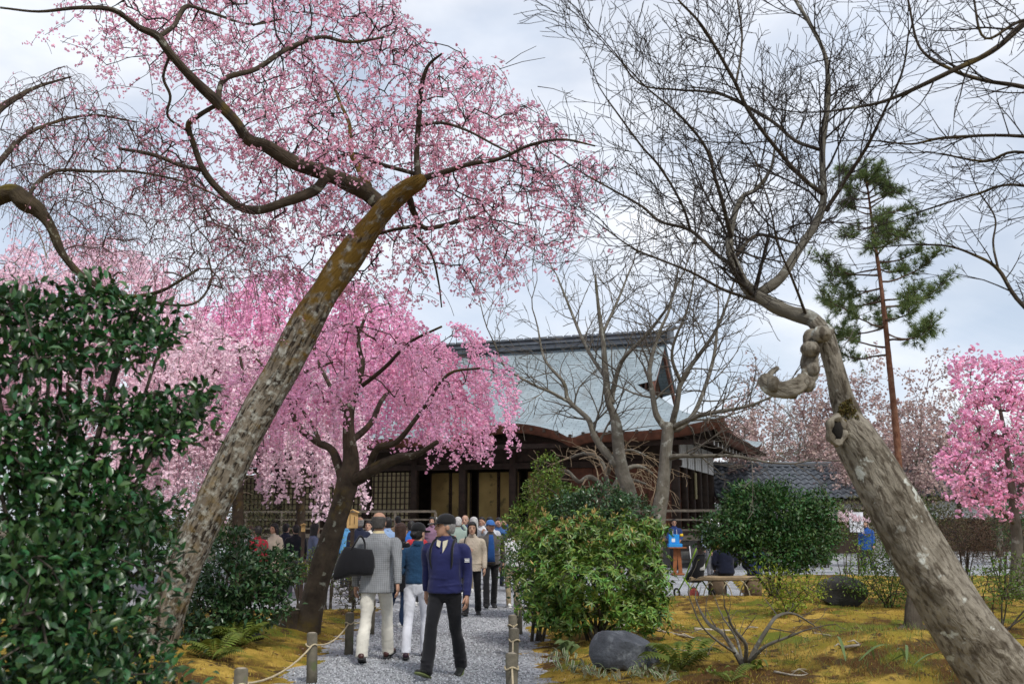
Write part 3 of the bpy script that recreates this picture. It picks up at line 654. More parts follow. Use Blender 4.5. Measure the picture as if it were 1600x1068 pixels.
L1['e'] = t1.limb('limb', [(247, 58, D1 - 1.8, 10), (272, 40, D1 - 1.6, 9), (290, 10, D1 - 1.4, 8), (330, 20, D1 - 1.2, 6), (390, 38, D1 - 1, 4), (440, 30, D1 - .8, 3)], bk_cherry2, 5, 8, .08, seed=6)
L1['f'] = t1.limb('limb', [(654, 282, D1 - .4, 15), (651, 245, D1 - .4, 12), (654, 190, D1 - .5, 11), (658, 140, D1 - .7, 10), (668, 104, D1 - .9, 7), (690, 84, D1 - 1.1, 4)], bk_cherry2, 5, 8, .08, seed=7)
L1['g'] = t1.limb('limb', [(655, 280, D1 - .4, 15), (690, 270, D1 - .5, 12), (735, 256, D1 - .7, 10), (780, 248, D1 - .9, 8), (830, 226, D1 - 1.1, 6), (880, 218, D1 - 1.3, 5), (930, 228, D1 - 1.4, 3)], bk_cherry2, 5, 8, .08, seed=8)
L1['h'] = t1.limb('limb', [(652, 196, D1 - .5, 7), (690, 192, D1 - .6, 6), (730, 204, D1 - .8, 5), (772, 226, D1 - .9, 4), (800, 240, D1 - 1, 3)], bk_cherry2, 5, 7, .08, seed=9)
L1['i'] = t1.limb('limb', [(575, 292, D1, 18), (560, 260, D1 + .3, 15), (548, 236, D1 + .6, 11), (546, 195, D1 + 1, 8), (532, 162, D1 + 1.4, 6), (520, 130, D1 + 1.8, 4)], bk_cherry, 5, 8, .08, seed=10)
L1['j'] = t1.limb('limb', [(652, 272, D1 - .3, 9), (600, 258, D1 + .3, 8), (550, 240, D1 + .7, 8), (516, 252, D1 + 1, 6), (480, 262, D1 + 1.4, 5)], bk_cherry2, 5, 7, .08, seed=12)
L1['k'] = t1.limb('limb', [(638, 305, D1 - .2, 15), (648, 335, D1 + .1, 13), (664, 356, D1 + .3, 10), (700, 350, D1 + .5, 8), (742, 340, D1 + .7, 7), (780, 350, D1 + .9, 4)], bk_cherry2, 5, 8, .1, seed=13)
L1['l'] = t1.limb('limb', [(655, 352, D1 + .25, 8), (610, 360, D1 + .5, 7), (560, 376, D1 + .9, 4)], bk_cherry2, 5, 7, .08, seed=14)
L1['m'] = t1.limb('limb', [(640, 360, D1 + .3, 5), (672, 392, D1 + .4, 5), (685, 440, D1 + .5, 3.5), (690, 480, D1 + .5, 2.5)], bk_cherry2, 5, 6, .05, seed=15)
L1['n'] = t1.limb('limb', [(266, 84, D1 - 1.7, 6), (255, 120, D1 - 1.6, 6), (266, 150, D1 - 1.5, 6), (262, 182, D1 - 1.4, 5), (292, 204, D1 - 1.2, 5)], bk_cherry2, 5, 6, .05, seed=16)
poly1 = [(95, -70), (610, -70), (640, 50), (720, 78), (800, 108), (835, 135), (860, 190), (905, 222), (965, 262), (950, 300), (900, 345), (885, 400), (815, 420), (770, 470), (730, 455), (700, 410), (650, 480), (600, 440), (560, 470), (480, 450), (390, 430), (330, 380), (290, 320), (180, 290), (120, 200), (60, 80)]
def w1(x, y): return np.where(x < 230, .30, 1.0) * np.where((x < 420) & (y > 240), .6, 1.0) * np.where((x < 330) & (y > 60) & (y < 240), .6, 1.0)
q = polysample(poly1, 1650, w1); dd = rng.normal(.25, 1.0, len(q)); dd = np.clip(dd, -2.2, 2.6); near = (np.abs(q[:, 0] - np.interp(q[:, 1], [280, 352, 402, 470], [650, 580, 545, 500])) < 70) & (q[:, 1] > 255); dd = np.where(near, np.abs(dd) + .75, dd)
tg = np.array([P(a, b, D1 + .1 + d * (.7 + .3 * (b < 200))) for (a, b), d in zip(q, dd)])
A1, B1 = t1.connect(tg, .10, .0038, .10, .010, power=.33, rmax=.011)
# short hanging shoots from the twig ends
hang = []
for t in tg[rng.random(len(tg)) < .75]:
    for _ in range(rnd.choice((1, 2, 2, 3))):
        p = t + rng.normal(0, .05, 3); d = nrm(rng.normal(0, 1, 3) * (1, 1, .5) + (0, 0, -.2)); n_ = rnd.randint(2, 5)
        for i in range(n_):
            d = nrm(d + np.array((0, 0, -.28))); p2 = p + d * .085; t1.S.append((*p, *p2, .0032, .0028)); hang.append(p2); p = p2
hang = np.array(hang); tw1 = t1.finish(m_tw_dark)
s1 = np.concatenate([B1[rng.random(len(B1)) < .33], hang[rng.random(len(hang)) < .66], tg[rng.random(len(tg)) < .7]])
s1 = np.concatenate([s1 + rng.normal(0, .03, s1.shape)])
bloom(t1.root, b0, 'crown', s1, m_pink, 4, .017, .029)
# bare whips reaching out of the crown
wh = MB()
for (a, b) in (((790, 100), (838, 72)), ((780, 108), (852, 90)), ((840, 135), (888, 147)), ((860, 190), (840, 150)), ((890, 215), (884, 170)), ((600, 50), (657, 38)), ((900, 220), (906, 188))):
    p0, p1 = P(*a, D1 - .6), P(*b, D1 - .6); wh.add(*tube(np.array([p0, (p0 + p1) / 2 + (0, 0, .02), p1]), [.005, .004, .003], 5)[:2])
wh.build('whip_shoots', m_tw_dark, t1.root, b0)

# ------------------------------------------------------------------ weeping cherry in full bloom (middle)
D2 = 14.6
t2 = Tree('weeping_cherry', 'weeping cherry in bright pink bloom with trailing strands before the temple', onground(*P(482, 985, D2)[:2]))
t2.limb('trunk', [(470, 1000, D2, 66), (482, 965, D2, 52), (498, 905, D2, 46), (515, 850, D2, 44), (530, 800, D2, 43), (542, 755, D2, 44), (548, 720, D2, 34), (545, 680, D2, 27), (546, 640, D2 + .1, 22), (556, 605, D2 + .2, 17), (566, 570, D2 + .3, 12), (560, 530, D2 + .4, 8), (572, 490, D2 + .5, 5)], bk_cherry2, 6, 16, .09, seed=21, flare=.35)
for i, pts in enumerate([[(550, 752, D2, 28), (580, 735, D2 - .2, 26), (620, 716, D2 - .4, 20), (650, 710, D2 - .6, 14), (684, 690, D2 - .8, 9)],
    [(575, 735, D2 - .15, 16), (590, 700, D2 - .3, 15), (620, 690, D2 - .5, 12), (660, 640, D2 - .7, 8), (700, 585, D2 - .9, 6), (750, 575, D2 - 1, 4)],
    [(535, 750, D2, 20), (520, 705, D2 + .2, 17), (495, 690, D2 + .4, 14), (468, 668, D2 + .5, 12), (455, 632, D2 + .6, 9), (462, 590, D2 + .7, 7), (520, 565, D2 + .9, 5)],
    [(500, 692, D2 + .4, 9), (486, 660, D2 + .6, 7), (440, 600, D2 + 1, 5), (400, 560, D2 + 1.3, 4)],
    [(548, 690, D2, 15), (580, 660, D2 + .5, 12), (600, 620, D2 + 1, 9), (640, 590, D2 + 1.6, 7), (690, 560, D2 + 2, 4)],
    [(546, 650, D2 + .1, 11), (520, 610, D2 + .8, 9), (495, 560, D2 + 1.5, 6), (480, 510, D2 + 2, 4)],
    [(556, 610, D2 + .2, 10), (600, 575, D2 - .3, 8), (640, 535, D2 - .8, 6), (690, 510, D2 - 1.2, 4)]]):
    t2.limb('limb', pts, bk_cherry2, 5, 9, .1, seed=22 + i)
def arch(px): return 478 + np.abs((px - 590) / 215.0) ** 2.0 * 120 + 26 * np.sin(px * .047 + 1) + 16 * np.sin(px * .113)
n = 760; px = rng.uniform(375, 775, n); py = arch(px) + rng.random(n) ** 1.1 * (170 - 60 * np.abs(px - 590) / 215); dep = rng.normal(0, 1.15, n).clip(-2.3, 2.6)
kk = (np.sin(px * .055 + dep * 2.1) + np.sin(px * .021 - dep * 3.3 + 1) + np.sin(py * .06 + px * .03)) + rng.normal(0, .4, n) > .35; px, py, dep = px[kk], py[kk], dep[kk]
st2 = np.array([P(a, b, D2 + .2 + d) for a, b, d in zip(px, py, dep)])
A2, B2 = t2.connect(st2, .22, .004, .16, .025, rmax=.026)
pos2 = [B2[rng.random(len(B2)) < .35]]; cen2 = P(560, 600, D2 + .2)
for t, a in zip(st2, px):
    out = nrm((t - cen2) * (1, 1, 0) + rng.normal(0, .3, 3) * (1, 1, 0)); p = t; d = nrm(out * .9 + np.array((0, 0, .35)))
    lo = 2.05 if a > 560 else 2.3
    Ls = min(rnd.choice((.3, .5, .8, 1.1, 1.5, 1.9)) * rnd.uniform(.8, 1.15) * (1.25 if a > 640 else 1.0), max(.2, p[2] - lo - rnd.random() * .7)); n_ = max(3, int(Ls / .075)); pp = []
    for i in range(n_):
        d = nrm(d * (1, 1, 1) + np.array((0, 0, -.34)) + rng.normal(0, .05, 3)); p2 = p + d * .075; t2.S.append((*p, *p2, .0022, .0018)); pp.append(p2); p = p2
    pp = np.array(pp); pos2.append(np.repeat(pp, 2, 0)[rng.random(2 * len(pp)) < .72])
t2.finish(m_tw_red)
pos2 = np.concatenate(pos2); pos2 = pos2 + rng.normal(0, .022, pos2.shape)
bloom(t2.root, t2.base, 'crown', pos2, m_pink2, 4, .024, .036)
# stump beside it
sb = onground(*P(447, 992, D2 - .1)[:2]); stp = thing('tree_stump', 'sawn tree stump with pale top at the foot of the weeping cherry', 'stump', sb)
C = catmull(np.array([np.append(*PW(443, 1000, D2 - .1, 62)), np.append(*PW(449, 975, D2 - .1, 42)), np.append(*PW(452, 952, D2 - .1, 38))]), 5)
V, F, at = tube(C[:, :3], C[:, 3], 14, .1, 3); MB().add(V, F, 0, at).build('stump_side', bk_cherry2, stp, sb)
V, F = ell(C[-1, :3] + (0, 0, .005), (C[-1, 3] * .9, C[-1, 3] * .9, .012), 14, 3); MB().add(V, F).build('cut_top', mat('cut_wood', (.42, .37, .30), .9, .25, 20, .3), stp, sb)

# ------------------------------------------------------------------ paler weeping cherries farther back
def weeper(name, label, cx, D, ytop, ybot, half, nst, m, size, twm, lean=0, base_y=None, group=None):
    b = P(cx, 900, D); b = onground(b[0], b[1]); t = Tree(name, label, b, group)
    fork = (ytop * .45 + ybot * .55)
    t.limb('trunk', [(cx - lean, 810 + 1.65 * 1556 / D + 6, D, 620 / D), (cx - lean * .5, 800, D, 480 / D), (cx, fork, D, 400 / D), (cx + 8, fork * .5 + ytop * .5, D, 200 / D), (cx, ytop + 15, D, 60 / D)], bk_cherry2, 6, 12, .08, flare=.3)
    for i in range(5):
        sx = rnd.uniform(-1, 1) * half; dz = rnd.uniform(-2, 2)
        t.limb('limb', [(cx, fork + 10 - i * 8, D, 200 / D), (cx + sx * .3, fork - 30 - i * 8, D + dz * .4, 140 / D), (cx + sx * .6, ytop + 60, D + dz * .8, 90 / D), (cx + sx * .85, ytop + 70, D + dz, 50 / D)], bk_cherry2, 5, 7, .08, seed=i)
    px = rng.uniform(cx - half, cx + half, nst); u = np.abs((px - cx) / half); py = ytop + u ** 2.2 * (ybot - ytop) * .4 + rng.random(nst) * (ybot - ytop) * .45; dep = rng.normal(0, 1.1, nst).clip(-2.4, 2.4)
    S_ = np.array([P(a, c, D + d) for a, c, d in zip(px, py, dep)]); A_, B_ = t.connect(S_, .2, .006, .25, .03); pos = [B_]; cc = P(cx, ytop, D)
    for s_, y0 in zip(S_, py):
        out = nrm((s_ - cc) * (1, 1, 0) + rng.normal(0, .3, 3)); p = s_; d = nrm(out + (0, 0, .3)); Lm = (ybot - y0) / 1556 * D * rnd.uniform(.3, 1.0); n_ = max(3, int(Lm / .12)); pp = []
        for i in range(n_):
            d = nrm(d + np.array((0, 0, -.45)) + rng.normal(0, .05, 3)); p2 = p + d * .12; t.S.append((*p, *p2, .005, .004)); pp.append(p2); p = p2
        pp = np.array(pp); pos.append(np.repeat(pp, 2, 0)[rng.random(2 * len(pp)) < .8])
    t.finish(twm); pos = np.concatenate(pos); pos = pos + rng.normal(0, .05, pos.shape); bloom(t.root, b, 'crown', pos, m, 4, size * .7, size); return t
weeper('weeping_cherry', 'pale pink weeping cherry behind the trunk of the leaning cherry', 372, 22.0, 520, 815, 175, 300, m_pale, .06, m_tw_grey)
weeper('weeping_cherry', 'pale pink cherry showing through the upper leaves of the dark camellia', 110, 24.0, 370, 760, 240, 330, m_pale, .07, m_tw_grey)
weeper('weeping_cherry', 'hazy pink cherry rising above the weeping cherry strands', 470, 27.0, 420, 720, 200, 260, m_pink2, .07, m_tw_grey)

# ------------------------------------------------------------------ budding weeping tree at the left edge
D4 = 8.6
b4 = onground(*P(-190, 900, D4)[:2]); t4 = Tree('budding_cherry', 'cherry still in red bud with a thick mossy limb bending over the camellia', b4)
t4.limb('trunk', [(-195, 1130, D4, 110), (-170, 900, D4, 90), (-130, 650, D4, 78), (-90, 450, D4, 64), (-40, 335, D4, 46)], bk_cherry, 6, 16, .09, seed=31, flare=.3)
bk_mossy = bark('mossy_bark', (.03, .023, .015), (.07, .052, .03), (.3, .3, .22), (.6, .68), (.13, .10, .012), (.52, .66), 1.0)
t4.limb('mossy_limb', [(-60, 360, D4, 44), (-20, 318, D4, 38), (18, 300, D4, 36), (40, 316, D4, 40), (60, 330, D4, 28), (80, 355, D4, 20), (95, 392, D4, 16), (118, 422, D4, 14), (150, 445, D4, 12), (190, 462, D4, 9), (250, 455, D4, 7), (310, 420, D4, 5)], bk_mossy, 6, 14, .14, seed=32)
t4.limb('limb', [(40, 312, D4, 8), (62, 282, D4 + .2, 8), (92, 266, D4 + .4, 7), (150, 268, D4 + .7, 6), (210, 268, D4 + 1, 5), (300, 288, D4 + 1.4, 3.5), (380, 330, D4 + 1.8, 2.5)], bk_cherry2, 6, 7, .08, seed=33)
t4.limb('limb', [(-90, 450, D4, 40), (-40, 250, D4 + .6, 26), (-10, 180, D4 + 1, 18), (30, 150, D4 + 1.3, 11), (60, 135, D4 + 1.6, 7), (110, 120, D4 + 1.9, 3)], bk_cherry2, 6, 8, .1, seed=34)
t4.limb('limb', [(-60, 330, D4 + .3, 18), (10, 240, D4 + 1, 11), (60, 200, D4 + 1.6, 7), (140, 180, D4 + 2.2, 5), (210, 190, D4 + 2.6, 3)], bk_cherry2, 6, 8, .1, seed=35)
t4.limb('limb', [(150, 445, D4, 6), (230, 470, D4 + .5, 6), (300, 475, D4 + 1, 5), (330, 440, D4 + 1.2, 4), (325, 400, D4 + 1.3, 3)], bk_cherry2, 6, 7, .1, seed=36)
q = polysample([(0, 120), (110, 100), (200, 170), (260, 215), (330, 290), (430, 350), (440, 440), (330, 480), (250, 400), (130, 400), (0, 300)], 520); dd = rng.uniform(-.8, 4.2, len(q))
A4, B4 = t4.connect(np.array([P(a, b, D4 + .6 + d) for (a, b), d in zip(q, dd)]), .18, .0032, .10, .012, power=.33, rmax=.009)
h4 = []
for (a, b), d in zip(q, dd):
    for _ in range(2):
        p = P(a, b, D4 + .6 + d); e = nrm(rng.normal(0, 1, 3) * (1, 1, .4))
        for i in range(rnd.randint(3, 8)):
            e = nrm(e + (0, 0, -.30) + rng.normal(0, .03, 3)); p2 = p + e * .09; t4.S.append((*p, *p2, .0028, .0022)); h4.append(p2); p = p2
t4.finish(m_tw_red)
h4 = np.array(h4); h4 = h4[rng.random(len(h4)) < .5]
V, F = scat(OV, OF, h4 + rng.normal(0, .01, h4.shape), rrot(len(h4)), rng.uniform(.005, .010, len(h4))); tag(MB().add(V, F).build('buds', m_bud, t4.root, b4), kind='stuff')
hb = h4[(rng.random(len(h4)) < .38)]; bloom(t4.root, b4, 'opening_blossom', hb, m_pink, 2, .011, .020)

# ------------------------------------------------------------------ big leaning maple (right, near)
D7 = 7.6
t7 = Tree('maple_tree', 'thick leaning bare maple with smooth scarred trunk crossing over the mossy mound', onground(*P(1668, 1210, D7)[:2]))
t7.limb('trunk', [(1690, 1250, D7, 210), (1640, 1170, D7, 178), (1585, 1090, D7, 158), (1530, 1010, D7, 140), (1480, 935, D7, 128), (1435, 862, D7, 118), (1395, 790, D7, 110), (1362, 728, D7, 102), (1338, 688, D7, 92), (1322, 664, D7, 78), (1312, 650, D7, 52)], bk_maple, 8, 28, .075, seed=41, flare=.15)
t7.limb('stem', [(1352, 715, D7 + .08, 70), (1332, 672, D7 + .07, 62), (1318, 630, D7 + .05, 50), (1308, 590, D7, 43), (1298, 550, D7, 40), (1288, 522, D7, 36), (1270, 500, D7, 33)], bk_maple, 6, 18, .10, seed=44)
lp = np.array([P(1307 + 12 * math.cos(t), 672 + 20 * math.sin(t), D7 - .17 + .03 * math.cos(t)) for t in np.linspace(0, 6.4, 22)]); V, F, at = tube(lp, .028 + .009 * np.sin(np.arange(22) * 1.7), 9, .15, 3); MB().add(V, F, 0, at + 3).build('knot_rim', bk_maple, t7.root, t7.base)
V, F = ell(P(1307, 672, D7 - .15), (.05, .04, .085), 12, 8); MB().add(V, F).build('knot_hole', mat('hollow_shade', (.012, .01, .008), .95, .3), t7.root, t7.base)  # solid near-black lump inside the rim, painting the shade of the hollow
mp_ = np.array([P(*q, 0.0 + D7 - d_) for q, d_ in zip(polysample([(1306, 655), (1312, 630), (1330, 622), (1360, 690), (1372, 722), (1340, 696)], 2200, lambda x, y: .35 + .6 * (np.sin(x * .4) * np.sin(y * .3) > 0)), rng.uniform(.03, .14, 2200))])
V, F = scat(OV, OF, mp_, rrot(len(mp_)), rng.uniform(.004, .011, len(mp_))); tag(MB().add(V, F).build('moss_cushion', mat('cushion_moss', (.085, .065, .016), .95, .4, 20, .8, 90, island=.4), t7.root, t7.base), kind='stuff')
t7.limb('crook', [(1292, 516, D7, 34), (1274, 530, D7 - .08, 37), (1266, 560, D7 - .12, 33), (1263, 588, D7 - .16, 34), (1246, 603, D7 - .2, 36), (1222, 607, D7 - .2, 31), (1202, 603, D7 - .18, 29), (1193, 594, D7 - .17, 22), (1190, 588, D7 - .17, 12)], bk_maple, 7, 18, .30, seed=43)
for i, (px, py, w) in enumerate(((1266, 545, 15), (1258, 598, 17), (1236, 610, 14), (1208, 600, 14), (1270, 578, 13), (1196, 592, 11), (1284, 522, 16))):
    V, F = ell(P(px, py, D7 - .2 + .02 * (i % 3)), np.array((w, w * .9, w * .8)) * D7 / 1556, 12, 8, ry(.5 * i)); MB().add(V + .004 * np.sin(V * 160), F, 0, V * .7).build('burl', bk_maple, t7.root, t7.base)
t7.limb('snapped_stub', [(1200, 600, D7 - .18, 15), (1204, 584, D7 - .17, 12), (1216, 574, D7 - .16, 9)], bk_maple, 5, 9, .25, seed=45)
LM = [[(1292, 528, D7, 34), (1270, 500, D7, 32), (1235, 488, D7, 30), (1201, 473, D7, 29), (1168, 449, D7, 26), (1149, 416, D7, 20), (1140, 384, D7 + .1, 16), (1145, 346, D7 + .2, 13), (1159, 309, D7 + .3, 10), (1182, 295, D7 + .5, 8), (1205, 262, D7 + .7, 6), (1212, 215, D7 + .9, 3)],
      [(1187, 458, D7, 22), (1219, 435, D7, 20), (1243, 398, D7 + .1, 18), (1276, 346, D7 + .2, 16), (1287, 309, D7 + .2, 14), (1285, 234, D7 + .3, 12), (1294, 154, D7 + .4, 10), (1287, 80, D7 + .4, 8), (1243, 0, D7 + .5, 7), (1215, -50, D7 + .6, 5)],
      [(1287, 304, D7 + .2, 10), (1252, 276, D7, 9), (1219, 239, D7 - .2, 8), (1173, 178, D7 - .4, 8), (1145, 122, D7 - .5, 7), (1098, 42, D7 - .7, 6), (1060, 0, D7 - .8, 4), (1030, -40, D7 - .9, 3)],
      [(1282, 234, D7 + .3, 8), (1243, 220, D7 + .5, 7), (1210, 192, D7 + .7, 7), (1163, 164, D7 + .9, 6), (1117, 145, D7 + 1.1, 5), (1056, 140, D7 + 1.3, 4), (1000, 131, D7 + 1.5, 3), (962, 84, D7 + 1.6, 2.5)],
      [(1142, 370, D7 + .1, 10), (1130, 320, D7 - .1, 8), (1117, 276, D7 - .2, 7), (1102, 229, D7 - .3, 6), (1060, 178, D7 - .5, 5), (1014, 140, D7 - .6, 3), (975, 100, D7 - .7, 2.5)],
      [(1150, 418, D7, 10), (1121, 398, D7 + .2, 8), (1079, 360, D7 + .5, 7), (1032, 346, D7 + .8, 6), (1004, 323, D7 + 1, 5), (960, 298, D7 + 1.2, 4), (920, 276, D7 + 1.4, 3)],
      [(1079, 360, D7 + .5, 6), (1065, 318, D7 + .4, 5), (1032, 262, D7 + .3, 5), (1000, 225, D7 + .2, 4), (948, 154, D7, 2.5)],
      [(1150, 130, D7 - .5, 5), (1157, 90, D7 - .3, 4), (1159, 47, D7 - .1, 4), (1149, -20, D7 + .1, 3)],
      [(1150, 400, D7 + .1, 8), (1180, 368, D7 + .5, 7), (1215, 372, D7 + .9, 6), (1243, 380, D7 + 1.2, 4)],
      [(1290, 330, D7 + .2, 9), (1321, 281, D7 + .1, 8), (1354, 230, D7 - .1, 7), (1382, 173, D7 - .3, 5), (1410, 112, D7 - .5, 4), (1420, 50, D7 - .6, 2.5)],
      [(1182, 470, D7, 7), (1130, 452, D7 - .3, 6), (1080, 425, D7 - .5, 5), (1030, 405, D7 - .6, 4), (985, 385, D7 - .7, 3), (930, 345, D7 - .8, 2)],
      [(1262, 498, D7, 6), (1240, 440, D7 - .3, 5), (1215, 380, D7 - .5, 4), (1205, 330, D7 - .6, 3), (1180, 250, D7 - .7, 2.5)]]
pr7 = dict(step=(.11, .09, .07, .06), wob=.11, trop=(0, 0, .18), lv=3, p=(.8, .68, .6), ang=(22, 52), ratio=(.42, .75), rmin=.0026, skip=0)
for i, pts in enumerate(LM):
    pt, r = t7.limb('limb', pts, bk_grey if i < 2 else bk_cherry2, 6, 10 if i < 2 else 7, .07, seed=50 + i)  # thinner maple limbs borrow dark cherry bark: their backlit silhouette is put into the colour
    t7.sprout(pt, r, .115, (.5, 1.05), pr7, .22 if i < 2 else .1)
t7.finish(m_tw_dark)

# tree outside the frame on the right whose limbs reach in
D8 = 7.0
t8 = Tree('maple_tree', 'bare tree whose dark limbs reach in over the pine from beyond the leaning maple', onground(5.9, 7.4))
p8 = t8.limb('trunk', [(1990, 1250, 7.3, 150), (1960, 900, 7.2, 110), (1940, 600, 7.1, 95), (1930, 350, 7, 80), (1900, 150, 7, 60), (1860, 0, 7, 40)], bk_grey, 5, 12, .06, flare=.25)
LM8 = [[(1890, -60, D8, 26), (1760, -40, D8, 20), (1660, -10, D8, 15), (1600, 37, D8, 13), (1550, 80, D8, 11), (1485, 112, D8, 10), (1415, 145, D8 + .1, 8), (1368, 162, D8 + .2, 6), (1302, 173, D8 + .3, 4)],
       [(1920, 200, D8, 20), (1750, 170, D8 + .5, 13), (1600, 136, D8 + .8, 9), (1541, 126, D8 + .9, 8), (1490, 110, D8 + 1, 7), (1438, 75, D8 + 1.1, 5), (1419, 0, D8 + 1.2, 4)],
       [(1925, 280, D8, 20), (1760, 240, D8 + .3, 12), (1600, 213, D8 + .6, 7), (1480, 215, D8 + .8, 6), (1424, 225, D8 + .9, 4), (1372, 220, D8 + 1, 3)],
       [(1930, 380, D8, 18), (1760, 290, D8 + .6, 11), (1600, 238, D8 + 1, 6), (1540, 252, D8 + 1.2, 5), (1470, 240, D8 + 1.4, 3)],
       [(1935, 480, D8, 18), (1770, 350, D8 + .4, 11), (1600, 290, D8 + .8, 6), (1520, 305, D8 + 1, 4), (1440, 330, D8 + 1.2, 3)],
       [(1940, 640, D8, 22), (1720, 570, D8 + .4, 14), (1600, 478, D8 + .7, 9), (1560, 421, D8 + .8, 7), (1522, 398, D8 + .9, 5), (1480, 384, D8 + 1, 4), (1430, 382, D8 + 1.1, 3)],
       [(1560, 421, D8 + .8, 5), (1552, 380, D8 + .9, 4), (1555, 340, D8 + 1, 3), (1530, 300, D8 + 1.1, 2.5)],
       [(1880, 60, D8, 20), (1720, 60, D8 - .3, 12), (1610, 30, D8 - .5, 7), (1540, 60, D8 - .6, 5), (1520, -10, D8 - .6, 4)]]
pr8 = dict(pr7, trop=(-.15, 0, .05), p=(.7, .6, .5), lv=3)
for i, pts in enumerate(LM8):
    pt, r = t8.limb('limb', pts, bk_cherry2, 6, 8, .06, seed=70 + i); t8.sprout(pt, r, .13, (.4, .9), pr8, .42)
t8.finish(m_tw_dark)

# ------------------------------------------------------------------ bare maples before the temple
pr5 = dict(step=(.2, .16, .13), wob=.12, trop=(0, 0, .12), lv=2, p=(.8, .7), ang=(25, 55), ratio=(.4, .75), rmin=.0055, skip=0)
D5 = 20.6
t5 = Tree('bare_maple', 'pale forked bare maple rising behind the flowering green shrub', onground(*P(985, 900, D5)[:2]))
t5.limb('trunk', [(996, 940, D5, 40), (992, 850, D5, 32), (985, 775, D5, 30), (973, 738, D5, 28), (966, 700, D5, 26), (963, 664, D5, 22), (958, 645, D5, 17), (951, 626, D5, 15), (946, 581, D5, 13), (942, 530, D5, 10), (935, 480, D5, 7), (930, 430, D5, 4)], bk_grey, 6, 12, .07, seed=81)
t6 = Tree('bare_maple', 'grey bare maple with level side limb reaching past the temple eave', onground(*P(1028, 900, 19)[:2])); D6 = 19.0
t6.limb('trunk', [(1018, 950, D6, 44), (1022, 870, D6, 36), (1028, 812, D6, 33), (1036, 760, D6, 28), (1040, 716, D6, 25), (1043, 676, D6, 25), (1046, 660, D6, 20)], bk_grey, 6, 12, .07, seed=82)
for i, (t, D, pts) in enumerate([(t5, D5, [(956, 630, 0, 12), (958, 610, 0, 11), (972, 564, -.3, 9), (1006, 527, -.6, 7), (1043, 480, -.9, 5), (1060, 440, -1, 3)]),
    (t5, D5, [(966, 728, 0, 18), (945, 705, .1, 16), (929, 682, .2, 14), (919, 655, .3, 11), (888, 625, .4, 9), (881, 598, .5, 7), (851, 561, .7, 5), (840, 510, .9, 3)]),
    (t5, D5, [(893, 630, .4, 6), (860, 612, .2, 6), (834, 601, 0, 5), (790, 574, -.2, 4), (774, 540, -.4, 3)]),
    (t5, D5, [(946, 590, 0, 8), (915, 540, .5, 7), (890, 480, 1, 5), (870, 430, 1.4, 3)]),
    (t5, D5, [(942, 520, 0, 7), (965, 470, .5, 5), (985, 420, .9, 3)]),
    (t6, D6, [(1043, 672, 0, 15), (1026, 648, 0, 13), (1020, 615, 0, 11), (1015, 574, .2, 9), (1030, 520, .4, 7), (1047, 480, .6, 5), (1060, 420, .8, 3)]),
    (t6, D6, [(1050, 664, 0, 14), (1058, 630, -.2, 12), (1064, 598, -.3, 10), (1080, 571, -.4, 9), (1114, 524, -.6, 7), (1134, 480, -.7, 5), (1150, 430, -.8, 3)]),
    (t6, D6, [(1048, 672, 0, 13), (1068, 664, .2, 11), (1090, 635, .4, 9), (1114, 564, .7, 7), (1122, 500, .9, 4)]),
    (t6, D6, [(1050, 668, 0, 12), (1090, 650, -.4, 10), (1128, 642, -.7, 8), (1170, 634, -1, 6), (1205, 620, -1.2, 4)]),
    (t6, D6, [(1042, 716, 0, 12), (1060, 712, -.2, 10), (1094, 712, -.4, 8), (1144, 712, -.7, 6), (1200, 722, -1, 4)]),
    (t6, D6, [(1064, 598, -.3, 8), (1050, 550, -.6, 6), (1075, 480, -.9, 4), (1085, 430, -1, 3)])]):
    pt, r = t.limb('limb', [(a, b, D + d, w) for a, b, d, w in pts], bk_grey, 6, 7, .07, seed=90 + i); t.sprout(pt, r, .2, (.8, 1.9), pr5, .15)
t5.finish(m_tw_grey); t6.finish(m_tw_grey)

# weeping dwarf maple with pale twisted limbs
Dw = 22.5
tw = Tree('weeping_maple', 'low bare weeping maple with pale twisted branches under the temple eave', onground(*P(950, 900, Dw)[:2]))
tw.limb('trunk', [(952, 930, Dw, 22), (955, 850, Dw, 20), (962, 790, Dw, 18), (950, 758, Dw, 14)], bk_grey, 5, 10, .1)
prw = dict(step=(.14, .12, .1), wob=.16, trop=(0, 0, -.75), lv=2, p=(.6, .5), ang=(25, 70), ratio=(.5, .9), rmin=.0055, skip=0)
for i, pts in enumerate([[(958, 780, 0, 12), (925, 745, -.2, 10), (905, 752, -.3, 8), (885, 735, -.4, 6), (868, 742, -.5, 4)], [(955, 770, 0, 11), (975, 735, .2, 9), (1000, 728, .4, 7), (1020, 740, .5, 4)], [(952, 765, 0, 9), (940, 720, .3, 8), (915, 708, .6, 6), (890, 715, .8, 4)], [(960, 770, -.2, 8), (985, 750, -.6, 7), (1010, 756, -.9, 4)], [(950, 740, 0, 8), (958, 712, -.3, 7), (985, 703, -.6, 5), (1010, 712, -.8, 3)]]):
    pt, r = tw.limb('limb', [(a, b, Dw + d, w) for a, b, d, w in pts], bk_grey, 6, 7, .15, seed=110 + i); tw.sprout(pt, r, .2, (.5, 1.0), prw, .1, bias=(0, 0, .5))
tw.finish(mat('straw_twig', (.26, .19, .12), .9, .3, 3, 0))

